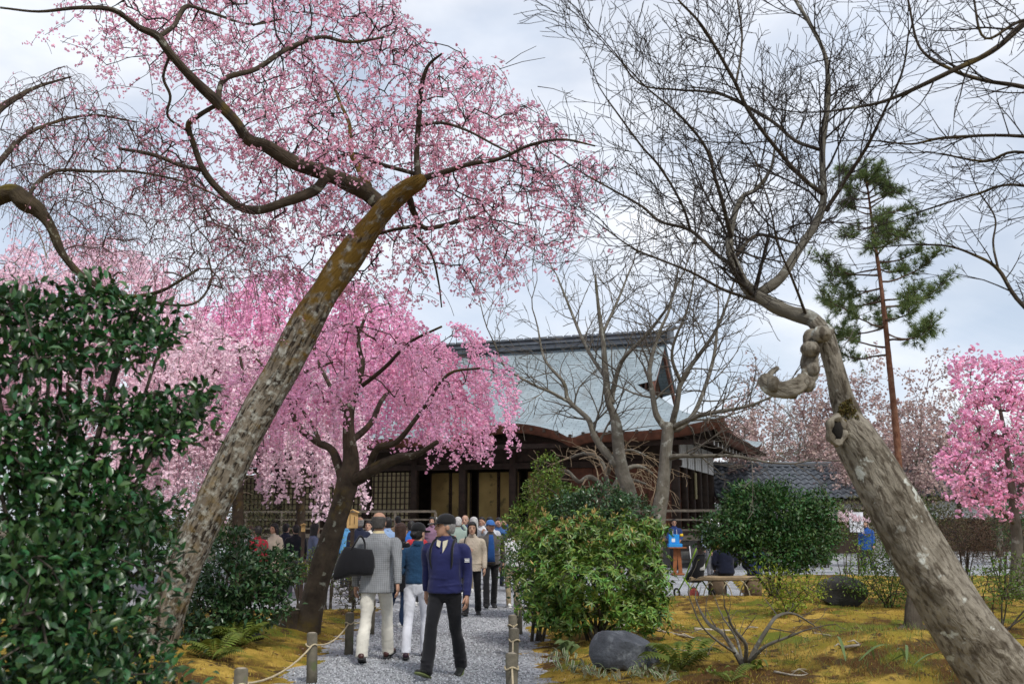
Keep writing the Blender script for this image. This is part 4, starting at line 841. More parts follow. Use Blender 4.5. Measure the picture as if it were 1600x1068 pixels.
# ------------------------------------------------------------------ pine
D9 = 29.0
t9 = Tree('pine_tree', 'tall slender pine with reddish trunk behind the leaning maple', onground(*P(1410, 860, D9)[:2]))
pt, r = t9.limb('trunk', [(1412, 900, D9, 18), (1408, 800, D9, 16), (1402, 690, D9, 14), (1392, 590, D9, 12), (1384, 510, D9, 10), (1376, 440, D9, 8), (1366, 370, D9, 6), (1358, 310, D9, 4), (1352, 265, D9, 2.5)], bk_pine, 7, 9, .06, seed=120)
nv = np.array([(0, 0, 0), (.0035, .02, 0), (.0, .16, .0)]); ndl = []; 
tuft = []
for i in range(26):
    d = nrm(np.array([rng.normal(0, .6), .75, rng.normal(0, .6)])); u = nrm(np.cross(d, rng.normal(0, 1, 3))) * .006; tuft += [-u, u, d * rng.uniform(.14, .22)]
tuft = np.array(tuft); TF = np.arange(len(tuft)).reshape(-1, 3)
tp, td = [], []
for i in range(46):
    f = .44 + .56 * (i / 45) ** .9; j = min(int(f * (len(pt) - 1)), len(pt) - 2); p = pt[j]; a = rnd.uniform(0, 6.28); Lb = (1.05 - f) * 3.4 + .35; Lb *= rnd.uniform(.6, 1.1)
    d = np.array((math.cos(a), math.sin(a), .28 if f > .8 else -.05)); q = p; nn = max(3, int(Lb / .22))
    for k_ in range(nn):
        d = nrm(d + rng.normal(0, .12, 3) + (0, 0, .05)); q2 = q + d * Lb / nn; t9.S.append((*q, *q2, .03 * (1 - k_ / nn) + .008, .03 * (1 - (k_ + 1) / nn) + .008))
        if k_ > nn * .25:
            for _ in range(5):
                e = nrm(d + rng.normal(0, .75, 3) + (0, 0, .25)); L_ = rnd.uniform(.15, .5); q3 = q2 + e * L_; t9.S.append((*q2, *q3, .008, .006))
                for w_ in range(3): tp.append(q2 + e * L_ * (.35 + .3 * w_)); td.append(nrm(e + rng.normal(0, .3, 3) + (0, 0, .25)))
        q = q2
t9.finish(mat('pine_twig', (.09, .055, .035), .9, .3), 'branches')
tp, td = np.array(tp), np.array(td)
V, F = scat(tuft, TF, tp, arot(td, rng.normal(0, 1, (len(tp), 3))), rng.uniform(.8, 1.35, len(tp)))
tag(MB().add(V, F).build('crown', mat('pine_needle', (.14, .19, .065), .7, .35, 1, 0, island=.35, transl=.3), t9.root, t9.base), kind='stuff')

# ------------------------------------------------------------------ vivid pink shrub tree on the right
D10 = 15.5
t10 = Tree('pink_blossom_tree', 'upright shrub tree with vivid pink blossom behind the leaning maple', onground(*P(1590, 900, D10)[:2]))
t10.limb('trunk', [(1588, 935, D10, 30), (1590, 860, D10, 24), (1585, 800, D10, 18), (1578, 740, D10, 13), (1570, 680, D10, 9), (1560, 620, D10, 5)], bk_grey, 5, 9, .08)
for i, pts in enumerate([[(1588, 820, 0, 12), (1550, 780, -.2, 9), (1515, 750, -.3, 6), (1490, 735, -.4, 4)], [(1585, 800, 0, 12), (1600, 740, .2, 10), (1612, 660, .4, 8), (1620, 590, .5, 4)], [(1578, 745, 0, 9), (1545, 700, .3, 7), (1520, 650, .5, 5), (1505, 610, .6, 3)], [(1590, 860, 0, 10), (1640, 780, 0, 8), (1670, 700, 0, 5)]]):
    t10.limb('limb', [(a, b, D10 + d, w) for a, b, d, w in pts], bk_grey, 5, 7, .08, seed=130 + i)
q = polysample([(1486, 570), (1530, 552), (1570, 560), (1620, 545), (1700, 570), (1720, 700), (1690, 790), (1610, 800), (1560, 800), (1500, 790), (1468, 745), (1480, 690), (1500, 650), (1484, 610)], 520); dd = rng.normal(0, .6, len(q)).clip(-1.2, 1.2)
tg = np.array([P(a, b, D10 + d) for (a, b), d in zip(q, dd)]); A_, B_ = t10.connect(tg, -.05, .004, .14, .02)
t10.finish(m_tw_grey); s_ = np.concatenate([tg, tg + rng.normal(0, .07, tg.shape), tg + rng.normal(0, .07, tg.shape), B_[rng.random(len(B_)) < .35]]); bloom(t10.root, t10.base, 'crown', s_, m_mag, 5, .034, .048)

# ------------------------------------------------------------------ background trees
def bg_bare(label, cx, D, ytop, half, m, seed, nsp=None):
    t = Tree('background_tree', label, onground(*P(cx, 850, D)[:2]), 'bare trees behind the temple grounds'); rnd.seed(seed); h = (810 - ytop) / 1556 * D + 1.65; x0 = t.base[0]; 
    pts = np.array([(x0, D, 0), (x0 + .1, D, h * .25), (x0 - .1, D + .1, h * .5), (x0 + .15, D, h * .8)]); C = catmull(pts, 6); r = np.linspace(.16, .04, len(C)); V, F, at = tube(C, r, 8, .06); MB().add(V, F, 0, at).build('trunk', bk_grey, t.root, t.base)
    pr = dict(step=(.35, .28, .22), wob=.1, trop=(0, 0, .08), lv=2, p=(.75, .65), ang=(25, 60), ratio=(.45, .75), rmin=.011, skip=0); w = half / 1556 * D
    t.sprout(C, r, h * .022, (w * .7, w * 1.3), pr, .22, (35, 70)); t.finish(m, 'twigs'); q = np.array(t.tips); q = q[:, :3]
    if m is m_bgt: bloom(t.root, t.base, 'crown', q + rng.normal(0, .15, q.shape), m_haze, 4, .10, .11)
    return t
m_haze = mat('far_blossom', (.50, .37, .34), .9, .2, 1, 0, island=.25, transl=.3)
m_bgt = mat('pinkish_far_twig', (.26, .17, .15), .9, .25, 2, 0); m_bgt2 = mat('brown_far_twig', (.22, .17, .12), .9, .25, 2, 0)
for i, (cx, D, yt, hf, m, lb) in enumerate([(1180, 50, 625, 70, m_bgt, 'hazy pinkish bare tree just past the temple eave'), (1255, 52, 640, 75, m_bgt, 'hazy pinkish bare tree above the wavy tile roof'), (1340, 51, 610, 85, m_bgt, 'tall pinkish bare tree left of the pine trunk'), (1450, 50, 600, 85, m_bgt, 'bare tree filling the gap between pine and pink blossom tree'), (1540, 53, 620, 80, m_bgt2, 'brown bare tree behind the vivid pink blossom tree'), (1600, 50, 640, 80, m_bgt2, 'brown bare tree at the far end of the tiled building'),
        (1300, 47, 680, 60, m_bgt, 'low pinkish tree right behind the wavy tile ridge'), (1395, 48, 660, 60, m_bgt, 'low pinkish tree beside the pine foot'), (1500, 48, 640, 60, m_bgt, 'low pinkish tree left of the vivid pink tree'), (1215, 60, 600, 80, m_bgt2, 'tall brown bare tree rising past the temple corner'), (1150, 46, 690, 50, m_bgt, 'small pinkish tree at the temple corner'), (1330, 44, 690, 55, m_bgt, 'small pinkish tree beside the azalea and tile roof'), (1440, 46, 670, 60, m_bgt, 'small pinkish tree behind the maple trunk'), (1560, 45, 660, 60, m_bgt2, 'brown twiggy tree behind the clipped azalea domes'), (1275, 56, 590, 80, m_bgt2, 'tall brown bare tree above the wavy tile roof'), (30, 34, 330, 130, m_bgt2, 'grey tall bare tree behind the budding cherry'), (230, 38, 600, 120, m_bgt2, 'brown bare tree in the garden behind the pale cherries'), (330, 40, 690, 110, m_bgt2, 'low brown bare tree beside the temple veranda end'), (-40, 40, 560, 130, m_bgt2, 'brown bare tree beyond the camellia')]):
    bg_bare(lb, cx, D, yt, hf, m, 200 + i)
rnd.seed(77)
# ------------------------------------------------------------------ shrubs
def leaf_t(w=.42, fold=.10, droop=.12, fine=False):
    if not fine:
        return np.array([(0, 0, 0), (-w / 2, .48, fold), (w / 2, .48, fold), (0, .5, 0), (0, 1, -droop)]), np.array([(0, 3, 1), (0, 2, 3), (1, 3, 4), (3, 2, 4)])
    V = np.array([(0, 0, 0), (-w * .42, .28, fold * .8), (-w * .46, .62, fold), (0, 1, -droop), (w * .46, .62, fold), (w * .42, .28, fold * .8), (0, .28, 0), (0, .62, -droop * .3)])
    return V, [np.array([(0, 6, 1), (0, 5, 6), (2, 7, 3), (7, 4, 3)]), np.array([(1, 6, 7, 2), (6, 5, 4, 7)])]
m_cam = mat('camellia_leaf', (.030, .085, .022), .33, .35, 3, 0, spec=.55, island=.45, transl=.12)
m_cam2 = mat('camellia_leaf_mid', (.04, .088, .03), .33, .35, 3, 0, spec=.5, island=.45, transl=.12)
m_pieris = mat('pieris_leaf', (.115, .20, .032), .36, .35, 2, 0, spec=.45, island=.45, transl=.22)
m_tip = mat('bronze_leaf_tip', (.40, .27, .10), .6, .3, 2, 0, island=.3, transl=.25)
m_holly = mat('dark_evergreen_leaf', (.040, .095, .022), .45, .35, 2, 0, spec=.35, island=.45, transl=.12)
m_fresh = mat('fresh_green_leaf', (.22, .28, .03), .55, .3, 2, 0, island=.3, transl=.4)
m_light = mat('light_green_leaf', (.12, .19, .03), .45, .35, 2, 0, island=.4, transl=.3)
m_olive = mat('olive_leaf', (.10, .10, .035), .6, .35, 2, 0, island=.4, transl=.2)
bk_stem = bark('stem_bark', (.045, .036, .027), (.10, .085, .065), (.18, .17, .14), (.6, .68), None, (0, 1), .6)
m_stem = mat('shrub_stem', (.07, .058, .045), .9, .3, 6, .3)
def shrub(name, label, base, lobes, nl, size, m, w=.42, stems=6, twm=None, cat='shrub', group=None, pick=0, fine=False, outn=.9, upn=.5, whorl=1, tips=None, stemw=.03, shell=.55, ragged=.09, ntw=160):
    base = np.asarray(base, float); Dm = np.mean([q[2] for q in lobes])
    if abs(base[1] - Dm) > .6: base = onground(base[0] * Dm / base[1], Dm)
    root = thing(name, label, cat, base, 0, group); twm = twm or m_stem
    LB = []
    for (px, py, D, rx_, ry_) in lobes:
        c = P(px, py, D); s_ = D / 1556; LB.append((c, np.array((rx_ * s_, rx_ * s_ * .9, ry_ * s_))))
    vol = np.array([r.prod() ** (2 / 3) for _, r in LB]); nper = (nl * vol / vol.sum()).astype(int); pos = []; nor = []
    for (c, r), k_ in zip(LB, nper):
        d = nrm(rng.normal(0, 1, (k_, 3))); rad = shell + (1 - shell) * rng.random(k_) ** .6
        lump = 1 + .14 * np.sin(d[:, 0] * 5 + c[0] * 7) * np.sin(d[:, 2] * 6 + c[2] * 3) + .10 * np.sin(d[:, 1] * 9 + d[:, 0] * 7 + c[1]) + rng.normal(0, ragged, k_)
        pos.append(c + d * r * (rad * lump)[:, None]); nor.append(nrm(d / r))
    pos, nor = np.concatenate(pos), np.concatenate(nor)
    zg = zt(pos[:, 0], pos[:, 1]); k_ = pos[:, 2] > zg + .03; pos, nor = pos[k_], nor[k_]
    V, F = leaf_t(w, fine=fine)
    d = nrm(nor * outn + np.array((0, 0, .15)) + rng.normal(0, .75, pos.shape)); up = nrm(np.array((0, 0, upn * 2)) + nor * .6 + rng.normal(0, .55, pos.shape))
    if whorl > 1:
        n0 = len(pos); pos = np.repeat(pos, whorl, 0); ax = np.repeat(nrm(nor * .8 + (0, 0, .5) + rng.normal(0, .3, nor.shape)), whorl, 0); ra = rng.normal(0, 1, pos.shape); rad_ = nrm(ra - ax * (ra * ax).sum(1)[:, None])
        d = nrm(rad_ + ax * rng.uniform(-.35, .45, (len(pos), 1))); up = ax + rng.normal(0, .2, pos.shape)
    Rm = arot(d, up); s_ = size * rng.uniform(.65, 1.2, len(pos)); ix = np.arange(len(pos))
    if pick:      # the leaves that show largest, each a part of its own
        v = pos - np.array((0, 0, CAMZ)); dist = np.linalg.norm(v, axis=1); f_ = v[:, 1] * CP + v[:, 2] * SP; u_ = -v[:, 1] * SP + v[:, 2] * CP
        sx, sy_ = 800 + FPX * v[:, 0] / f_, 534 - FPX * u_ / f_; inside = (sx > 5) & (sx < 1595) & (sy_ > 5) & (sy_ < 1063)
        fac = np.abs(np.einsum('ni,ni->n', Rm[:, :, 2], v / dist[:, None])); sc_ = np.where(inside, s_ / dist * (.4 + fac), 0)
        big = np.argsort(-sc_)[:pick]; ix = np.setdiff1d(ix, big); lm = MB().add(V, F).mesh('leaf', m)
        for b in big:
            o = inst('leaf', lm, root); Mx = Matrix.Identity(4)
            for r_ in range(3):
                for c_ in range(3): Mx[r_][c_] = float(Rm[b][r_, c_] * s_[b])
                Mx[r_][3] = float(pos[b][r_] - base[r_])
            o.matrix_local = Mx
    fo = tag(MB().add(*scat(V, F, pos[ix], Rm[ix], s_[ix])).build('foliage', m, root, base), kind='stuff')
    if tips is not None:
        tm, frac, tsz = tips; k_ = (rng.random(len(pos)) < frac * (.05 + (pos[:, 2] > np.percentile(pos[:, 2], 72)) * 2.6)); p2 = pos[k_]; q = np.repeat(p2, 3, 0); d2 = nrm(np.array((0, 0, 1.)) + rng.normal(0, .45, q.shape))
        tag(MB().add(*scat(*leaf_t(.3), q + d2 * tsz * .3, arot(d2, rng.normal(0, 1, q.shape)), tsz * rng.uniform(.7, 1.2, len(q)))).build('new_growth', tm, root, base), kind='stuff')
    # stems
    tr_ = Tree.__new__(Tree); tr_.base = base; tr_.root = root; tr_.S = []; tr_.nodes = []; tr_.tips = []; sm = MB(); LBs = LB * max(1, stems // len(LB) + 1)
    for i in range(stems):
        c, r = LBs[i]; e = c + rng.normal(0, .25, 3) * r; b = base + np.array((rnd.uniform(-1, 1) * stemw * 3, rnd.uniform(-1, 1) * stemw * 3, -.06)); mid = b * .6 + e * .4 + np.array((0, 0, .15 * (e[2] - b[2]))) + rng.normal(0, .05, 3)
        C = catmull(np.array([b, mid, e]), 5); rr = np.linspace(stemw, stemw * .3, len(C)); V_, F_, at = tube(C, rr, 6, .08, i); MB().add(V_, F_, 0, at).build('stem', bk_stem, root, base); tr_.nodes.append((C, rr))
    sub = pos[rng.choice(len(pos), min(ntw, len(pos)), False)]; tr_.connect(sub, .0, .004, .15, .02, rmax=stemw * .5); tr_.finish(twm)
    return root
# near dark camellia on the left
Dc = 5.7
shrub('camellia_bush', 'tall dark glossy camellia bush under the mossy cherry limb', onground(*P(60, 1250, Dc)[:2]),
      [(60, 500, Dc, 95, 48), (150, 470, Dc + .2, 60, 40), (215, 490, Dc + .3, 60, 30), (190, 540, Dc + .1, 85, 34), (-40, 480, Dc - .2, 110, 50), (40, 560, Dc - .1, 120, 36), (255, 520, Dc + .4, 34, 20),
       (90, 650, Dc, 120, 34), (215, 640, Dc + .1, 70, 32), (290, 640, Dc + .2, 55, 26), (250, 680, Dc + .1, 70, 34), (-10, 690, Dc - .3, 90, 40), (120, 712, Dc, 80, 26), (310, 610, Dc + .3, 34, 14), (70, 735, Dc - .1, 110, 30), (175, 755, Dc, 70, 28),
       (50, 795, Dc - .2, 90, 38), (160, 800, Dc - .1, 70, 44), (225, 810, Dc + .2, 60, 34), (20, 880, Dc - .4, 140, 60), (150, 890, Dc - .1, 90, 60), (225, 880, Dc + .2, 55, 48), (60, 980, Dc - .4, 150, 70), (190, 985, Dc, 85, 55), (90, 1070, Dc - .3, 170, 70), (225, 1070, Dc + .1, 62, 40), (-140, 800, Dc, 130, 260)],
      13000, .07, m_cam, .50, 12, pick=300, fine=True, stemw=.028, shell=.12, ragged=.26, ntw=420)
# smaller camellia between the two leaning cherries
shrub('camellia_bush', 'low dark camellia between the leaning cherry trunk and the weeping cherry', GT(335, 1035),
      [(370, 905, 12.6, 62, 40), (425, 890, 12.8, 45, 32), (330, 955, 12.4, 45, 45), (400, 945, 12.6, 50, 35), (290, 990, 12.0, 40, 35), (365, 850, 13, 36, 24)], 6500, .085, m_cam2, .5, 7)
# pieris with bronze tips by the path
shrub('pieris_bush', 'bright green pieris bush with bronze new tips beside the path posts', GT(930, 1000),
      [(860, 850, 13.5, 58, 48), (925, 840, 13.7, 55, 45), (985, 845, 13.5, 50, 40), (1010, 900, 13.3, 45, 50), (850, 915, 13.3, 55, 45), (920, 905, 13.0, 70, 50), (985, 950, 13.2, 50, 40), (880, 965, 13.2, 55, 30), (1020, 960, 13.2, 30, 38), (1018, 830, 13.6, 25, 22)], 2000, .095, m_pieris, .30, 9, whorl=8, tips=(m_tip, .022, .07), shell=.3, ragged=.16)
shrub('camellia_bush', 'dense blue-green camellia behind the pieris bush, under the pale bare maple', onground(*P(935, 900, 16.5)[:2]),
      [(940, 790, 16.5, 48, 34), (985, 800, 16.4, 38, 28), (895, 800, 16.5, 42, 30), (930, 830, 16.3, 60, 35)], 6000, .075, m_cam2, .5, 6)
shrub('evergreen_bush', 'upright yellow-green evergreen bush reaching up before the temple entrance', onground(*P(850, 900, 17)[:2]),
      [(855, 735, 17, 24, 28), (850, 775, 17, 36, 35), (830, 815, 16.9, 42, 32), (880, 790, 17.1, 40, 35), (815, 850, 16.9, 36, 30), (858, 850, 17, 40, 40)], 5600, .07, m_light, .42, 6)
shrub('evergreen_bush', 'dark low shrub on the path side of the pieris bush', GT(840, 985), [(825, 890, 14.2, 38, 40), (850, 935, 14.0, 40, 36), (870, 900, 14.4, 30, 40)], 2200, .065, m_cam2, .5, 5)
# round dark shrub by the bench
shrub('evergreen_bush', 'broad rounded dark green shrub shading the log bench', GT(1215, 948),
      [(1200, 800, 19.3, 72, 46), (1150, 828, 19.2, 62, 30), (1255, 835, 19.3, 56, 50), (1222, 858, 19.0, 74, 34), (1275, 800, 19.5, 34, 34), (1128, 842, 19.3, 34, 17), (1180, 780, 19.5, 50, 26)], 19000, .085, m_holly, .5, 7, stemw=.028)
# fresh leafed twiggy azaleas
shrub('azalea_bush', 'loose azalea with fresh yellow-green leaves below the rounded dark shrub', GT(1235, 985),
      [(1240, 930, 15.5, 45, 26), (1210, 905, 15.6, 40, 24), (1265, 915, 15.7, 36, 22), (1225, 950, 15.4, 30, 20)], 1500, .06, m_fresh, .42, 7, shell=.2, stemw=.012)
shrub('azalea_bush', 'green and brown azalea thicket beside the grey boulder and maple trunk', GT(1390, 962),
      [(1370, 870, 16.5, 50, 34), (1420, 890, 16.6, 50, 36), (1345, 905, 16.4, 40, 26), (1400, 925, 16.3, 50, 24)], 3200, .055, m_light, .42, 8, shell=.15, stemw=.014)
shrub('azalea_bush', 'pale pink flowering azalea under the wavy tile roof', onground(*P(1320, 850, 21)[:2]),
      [(1320, 815, 21, 28, 12), (1345, 825, 21, 30, 14), (1295, 830, 21, 26, 14)], 420, .05, m_olive, .42, 5, tips=(m_pale, .5, .07), stemw=.012)
shrub('azalea_bush', 'green azalea hedge below the vivid pink tree', GT(1560, 948),
      [(1540, 915, 13.5, 60, 30), (1590, 900, 13.6, 50, 34), (1640, 920, 13.5, 60, 40)], 2400, .05, m_light, .42, 7, stemw=.014)
for i, (px, py, rx_, ry_) in enumerate(((1505, 832, 44, 32), (1565, 838, 58, 38))):
    shrub('clipped_azalea', 'rounded clipped brown azalea dome under the vivid pink tree' if i == 0 else 'larger clipped brown azalea dome beside the pink tree trunk', onground(*P(px, 890, 17.5)[:2]), [(px, py, 17.5, rx_, ry_), (px + 6, py + 14, 17.5, rx_, ry_)], 5200, .035, mat('brown_azalea_twig', (.17, .115, .075), .8, .35, 2, 0, island=.4), .3, 8, stemw=.015, shell=.7)
for i, (px, py, D, rx_, ry_, m, n_, lb) in enumerate(((1345, 800, 36, 36, 26, m_olive, 1500, 'olive bush against the low tiled building by the blue coated visitor'), (1410, 795, 37, 42, 32, m_holly, 1800, 'dark bush against the tiled building behind the maple trunk'), (1470, 800, 37, 40, 34, m_olive, 1500, 'brownish bush at the joint of the two tiled buildings'), (1290, 805, 35, 30, 22, m_light, 1000, 'light green low bush beneath the wavy tiled eave'), (1590, 805, 37, 50, 36, m_holly, 1800, 'dark bush behind the vivid pink tree trunk'), (1155, 800, 38, 24, 26, m_olive, 1000, 'olive bush by the corner of the temple veranda'))):
    shrub('evergreen_bush', lb, onground(*P(px, 860, D)[:2]), [(px, py, D, rx_, ry_), (px + 8, py + 22, D - .3, rx_, ry_), (px - rx_ * .5, py + 8, D, rx_ * .6, ry_ * .7)], n_, .13, m, .45, 5, stemw=.025)
# background hedges and evergreen trees, left
for i, (px, py, D, rx_, ry_, m, sz, n_, lb, nm) in enumerate((
    (150, 800, 24, 90, 55, m_holly, .09, 2600, 'dark evergreen mass behind the near camellia', 'evergreen_bush'),
    (235, 775, 27, 60, 55, m_light, .09, 2200, 'soft green conifer-like bush behind the leaning cherry trunk', 'evergreen_bush'),
    (60, 800, 28, 90, 70, m_olive, .10, 2200, 'olive garden thicket behind the camellia', 'evergreen_bush'),
    (390, 800, 30, 70, 38, m_olive, .10, 1800, 'olive shrub thicket behind the visitors by the weeping cherry', 'evergreen_bush'),
    (300, 810, 26, 60, 34, m_light, .08, 1700, 'light green low hedge behind the leaning trunk', 'evergreen_bush'),
    (515, 868, 19, 38, 30, m_light, .05, 900, 'yellow-green bush beside the weeping cherry trunk', 'azalea_bush'),
    (548, 905, 17.5, 26, 34, m_olive, .045, 700, 'twiggy olive azalea between cherry trunk and the visitor in the checked jacket', 'azalea_bush'),
    (470, 880, 18.5, 30, 24, m_fresh, .045, 420, 'fresh leafed azalea left of the weeping cherry trunk', 'azalea_bush'))):
    shrub(nm, lb, onground(*P(px, 890, D)[:2]), [(px - rx_ * .4, py + 6, D, rx_ * .7, ry_ * .8), (px + rx_ * .4, py, D, rx_ * .6, ry_), (px, py + ry_ * .7, D - .4, rx_, ry_ * .8)], n_, sz, m, .45, 5, stemw=.02)
for i, (px, D, yt, hf, m, lb) in enumerate(((-20, 46, 420, 150, m_olive, 'tall dull green tree far behind the budding cherry'), (520, 50, 560, 60, m_light, 'yellow-green tree glimpsed above the temple roof behind the cherry'), (190, 48, 640, 130, m_holly, 'dark green far tree behind the pale cherries'), (1640, 55, 600, 60, m_holly, 'dark far evergreen behind the vivid pink tree'), (1430, 56, 690, 60, m_holly, 'dark far evergreen behind the pine trunk'), (1235, 58, 700, 80, m_olive, 'olive far evergreen behind the wavy tile roof'))):
    shrub('far_tree', lb, onground(*P(px, 850, D)[:2]), [(px, yt + 70, D, hf * .6, 70), (px - hf * .4, yt + 130, D, hf * .6, 70), (px + hf * .4, yt + 120, D, hf * .6, 75), (px, yt + 190, D - 1, hf, 80)], 5200, .26, m, .5, 4, cat='tree', stemw=.12)

# ------------------------------------------------------------------ sparse little azalea in the moss
t = Tree('bare_azalea', 'small spreading bare azalea with few young leaves in the middle of the moss', GT(1165, 1040)); t.root['category'] = 'shrub'; D = t.base[1]
prz = dict(step=(.10, .08, .07), wob=.16, trop=(0, 0, .1), lv=2, p=(.5, .4), ang=(25, 60), ratio=(.4, .7), rmin=.003, skip=1)
for i, pts in enumerate([[(1165, 1045, 0, 22), (1150, 1020, 0, 15), (1130, 990, .1, 12), (1108, 975, .2, 9), (1095, 955, .3, 6)], [(1168, 1040, 0, 18), (1185, 1005, 0, 13), (1200, 980, 0, 11), (1215, 962, .1, 9), (1240, 958, .2, 6), (1270, 975, .4, 4)], [(1165, 1035, 0, 14), (1165, 1005, -.2, 10), (1145, 980, -.3, 7), (1138, 960, -.4, 5)], [(1170, 1035, 0, 12), (1195, 1010, -.2, 9), (1230, 995, -.3, 7), (1255, 985, -.4, 5)], [(1150, 1020, 0, 8), (1120, 1000, -.3, 6), (1095, 975, -.5, 4), (1080, 940, -.6, 3)], [(1160, 1030, 0, 8), (1150, 995, .3, 6), (1130, 965, .5, 4)]]):
    pt, r = t.limb('limb', [(a, b, D + d, w * .72) for a, b, d, w in pts], bk_grey, 5, 8, .1, seed=140 + i); t.sprout(pt, r, .13, (.2, .42), prz, .35)
t.finish(m_tw_grey); tip = np.array([q for q in t.tips if rnd.random() < .28]); tp = tip[:, :3]
tag(MB().add(*scat(*leaf_t(.4), tp, arot(nrm(tip[:, 3:6] + rng.normal(0, .6, tp.shape)), rng.normal(0, .4, tp.shape) + (0, 0, 1)), rng.uniform(.03, .055, len(tp)))).build('leaves', m_fresh, t.root, t.base), kind='stuff')

# ------------------------------------------------------------------ boulders
def rock(name, label, base, r, m, seed, flat=.0):
    V, F = ell((0, 0, 0), (1, 1, 1), 44, 26); g = np.random.default_rng(seed); d = nrm(V)
    for _ in range(11):       # planar facets
        n_ = nrm(g.normal(0, 1, 3)); h = g.uniform(.50, .80); k_ = V @ n_ > h; V[k_] -= np.outer((V[k_] @ n_) - h, n_)
    V += .018 * np.stack([np.sin(V[:, 1] * 9 + 1), np.sin(V[:, 2] * 8), np.sin(V[:, 0] * 10 + 2)], 1)
    V = V * r; V[:, 2] += r[2] * .32; o = MB().add(V, F).build(name, m, smooth=False); o.location = Vector([float(c) for c in base]); return tag(o, label, 'rock')
m_rock = mat('dark_rock', (.07, .075, .085), .75, .4, 5, .9, 22, spec=.4, extra=patches((.15, .16, .17), 7, .55, .66, 3, 6))
m_rock2 = mat('grey_rock', (.05, .048, .045), .85, .35, 2, .7, 10, extra=patches((.07, .08, .04), 3, .55, .7, 3, 5))
rock('boulder', 'dark blue-grey boulder among striped bamboo grass at the foot of the pieris', GT(978, 1038), np.array((.40, .34, .32)), m_rock, 3)
rock('boulder', 'big shaded grey boulder behind the azalea thicket by the maple trunk', GT(1315, 945), np.array((.5, .4, .36)), m_rock2, 5)
rock('stone', 'small pale flat stone lying on the moss by the fallen branch', GT(1352, 980), np.array((.10, .08, .04)), mat('pale_rock', (.38, .35, .30), .9, .2, 8, .4), 7)
rock('boulder', 'small mossy stone at the base of the low camellia', GT(395, 1000), np.array((.14, .12, .08)), m_rock2, 8)
# bamboo grass with pale leaf rims, broad leaves, ferns: each leaf a part
def rosette(name, label, base, leaves, L_, w, m, arch_=.6, cat='plant', rim=None, spread=.1, seed=0):
    root = thing(name, label, cat, base); g = random.Random(seed); n_ = 7
    ts_ = np.linspace(0, 1, n_); wd = np.sin(np.pi * np.clip(ts_ * .93 + .07, 0, 1)) ** .7 * w / 2; y = ts_ * math.cos(arch_); z = np.sin(ts_ * 2.0 * (arch_ + .3)) * .45 - .15 * ts_ ** 2
    def strip(k, lift): 
        V = np.concatenate([np.stack([-wd * k, y, z + .12 * wd + lift], 1), np.stack([0 * wd, y, z + lift], 1), np.stack([wd * k, y, z + .12 * wd + lift], 1)]); F = [(i, i + n_, i + n_ + 1, i + 1) for i in range(n_ - 1)] + [(i + n_, i + 2 * n_, i + 2 * n_ + 1, i + n_ + 1) for i in range(n_ - 1)]; return V, np.array(F)
    lm = MB(); lm.add(*strip(1, 0), 0)
    if rim: lm.add(*strip(.62, .012), 1)
    me = lm.mesh('leaf', [rim, m] if rim else [m])
    for i in range(leaves):
        s_ = L_ * g.uniform(.6, 1.15); o = inst('leaf', me, root, (g.gauss(0, spread), g.gauss(0, spread), g.uniform(-.01, .05)), (g.uniform(-.25, .5), g.uniform(-.4, .4), g.uniform(0, 6.28)), (s_, s_, s_))
    return root
m_rim = mat('pale_leaf_rim', (.48, .46, .34), .7, .2, 5, 0, transl=.2); m_sasa = mat('bamboo_grass_leaf', (.10, .15, .05), .55, .3, 5, 0, transl=.2); m_host = mat('broad_leaf', (.13, .18, .07), .45, .3, 4, 0, transl=.25)
for i, (px, py, n_) in enumerate(((890, 1050, 20), (925, 1060, 22), (968, 1062, 20), (1010, 1056, 22), (1035, 1064, 14), (868, 1034, 14))):
    rosette('bamboo_grass', ('pale-edged bamboo grass left of the dark boulder', 'pale-edged bamboo grass in front of the dark boulder, path side', 'pale-edged bamboo grass right before the dark boulder', 'pale-edged bamboo grass at the right foot of the dark boulder', 'outermost pale-edged bamboo grass beside the fern by the boulder', 'pale-edged bamboo grass under the pieris by the path rope')[i], GT(px, py), n_, .19, .17, m_sasa, .7, rim=m_rim, spread=.09, seed=i)
rosette('broad_leaved_plant', 'broad green leaved plant under the pieris stems', GT(885, 1025), 9, .32, .34, m_host, .9, spread=.05, seed=20)
rosette('broad_leaved_plant', 'small leafy plant at the foot of the bare azalea', GT(1185, 1046), 12, .13, .34, m_light, .8, spread=.06, seed=21)
rosette('broad_leaved_plant', 'long pale strap leaves on the dark mossy mound', GT(1440, 1040), 14, .35, .07, m_sasa, .5, spread=.3, seed=22)
for i, (px, py, lb) in enumerate(((1290, 1005, 'small green plant on the moss beside the long pale root'), (1110, 1052, 'small green plant left of the bare azalea'), (1262, 1040, 'small green plant right of the bare azalea'), (1345, 1000, 'small green plant near the pale flat stone'), (1060, 985, 'small green plant by the bleached fallen branch'), (1500, 1000, 'small green plant behind the leaning maple trunk'))):
    rosette('ground_plant', lb, GT(px, py), 9, .09, .4, m_light, .8, spread=.07, seed=40 + i)
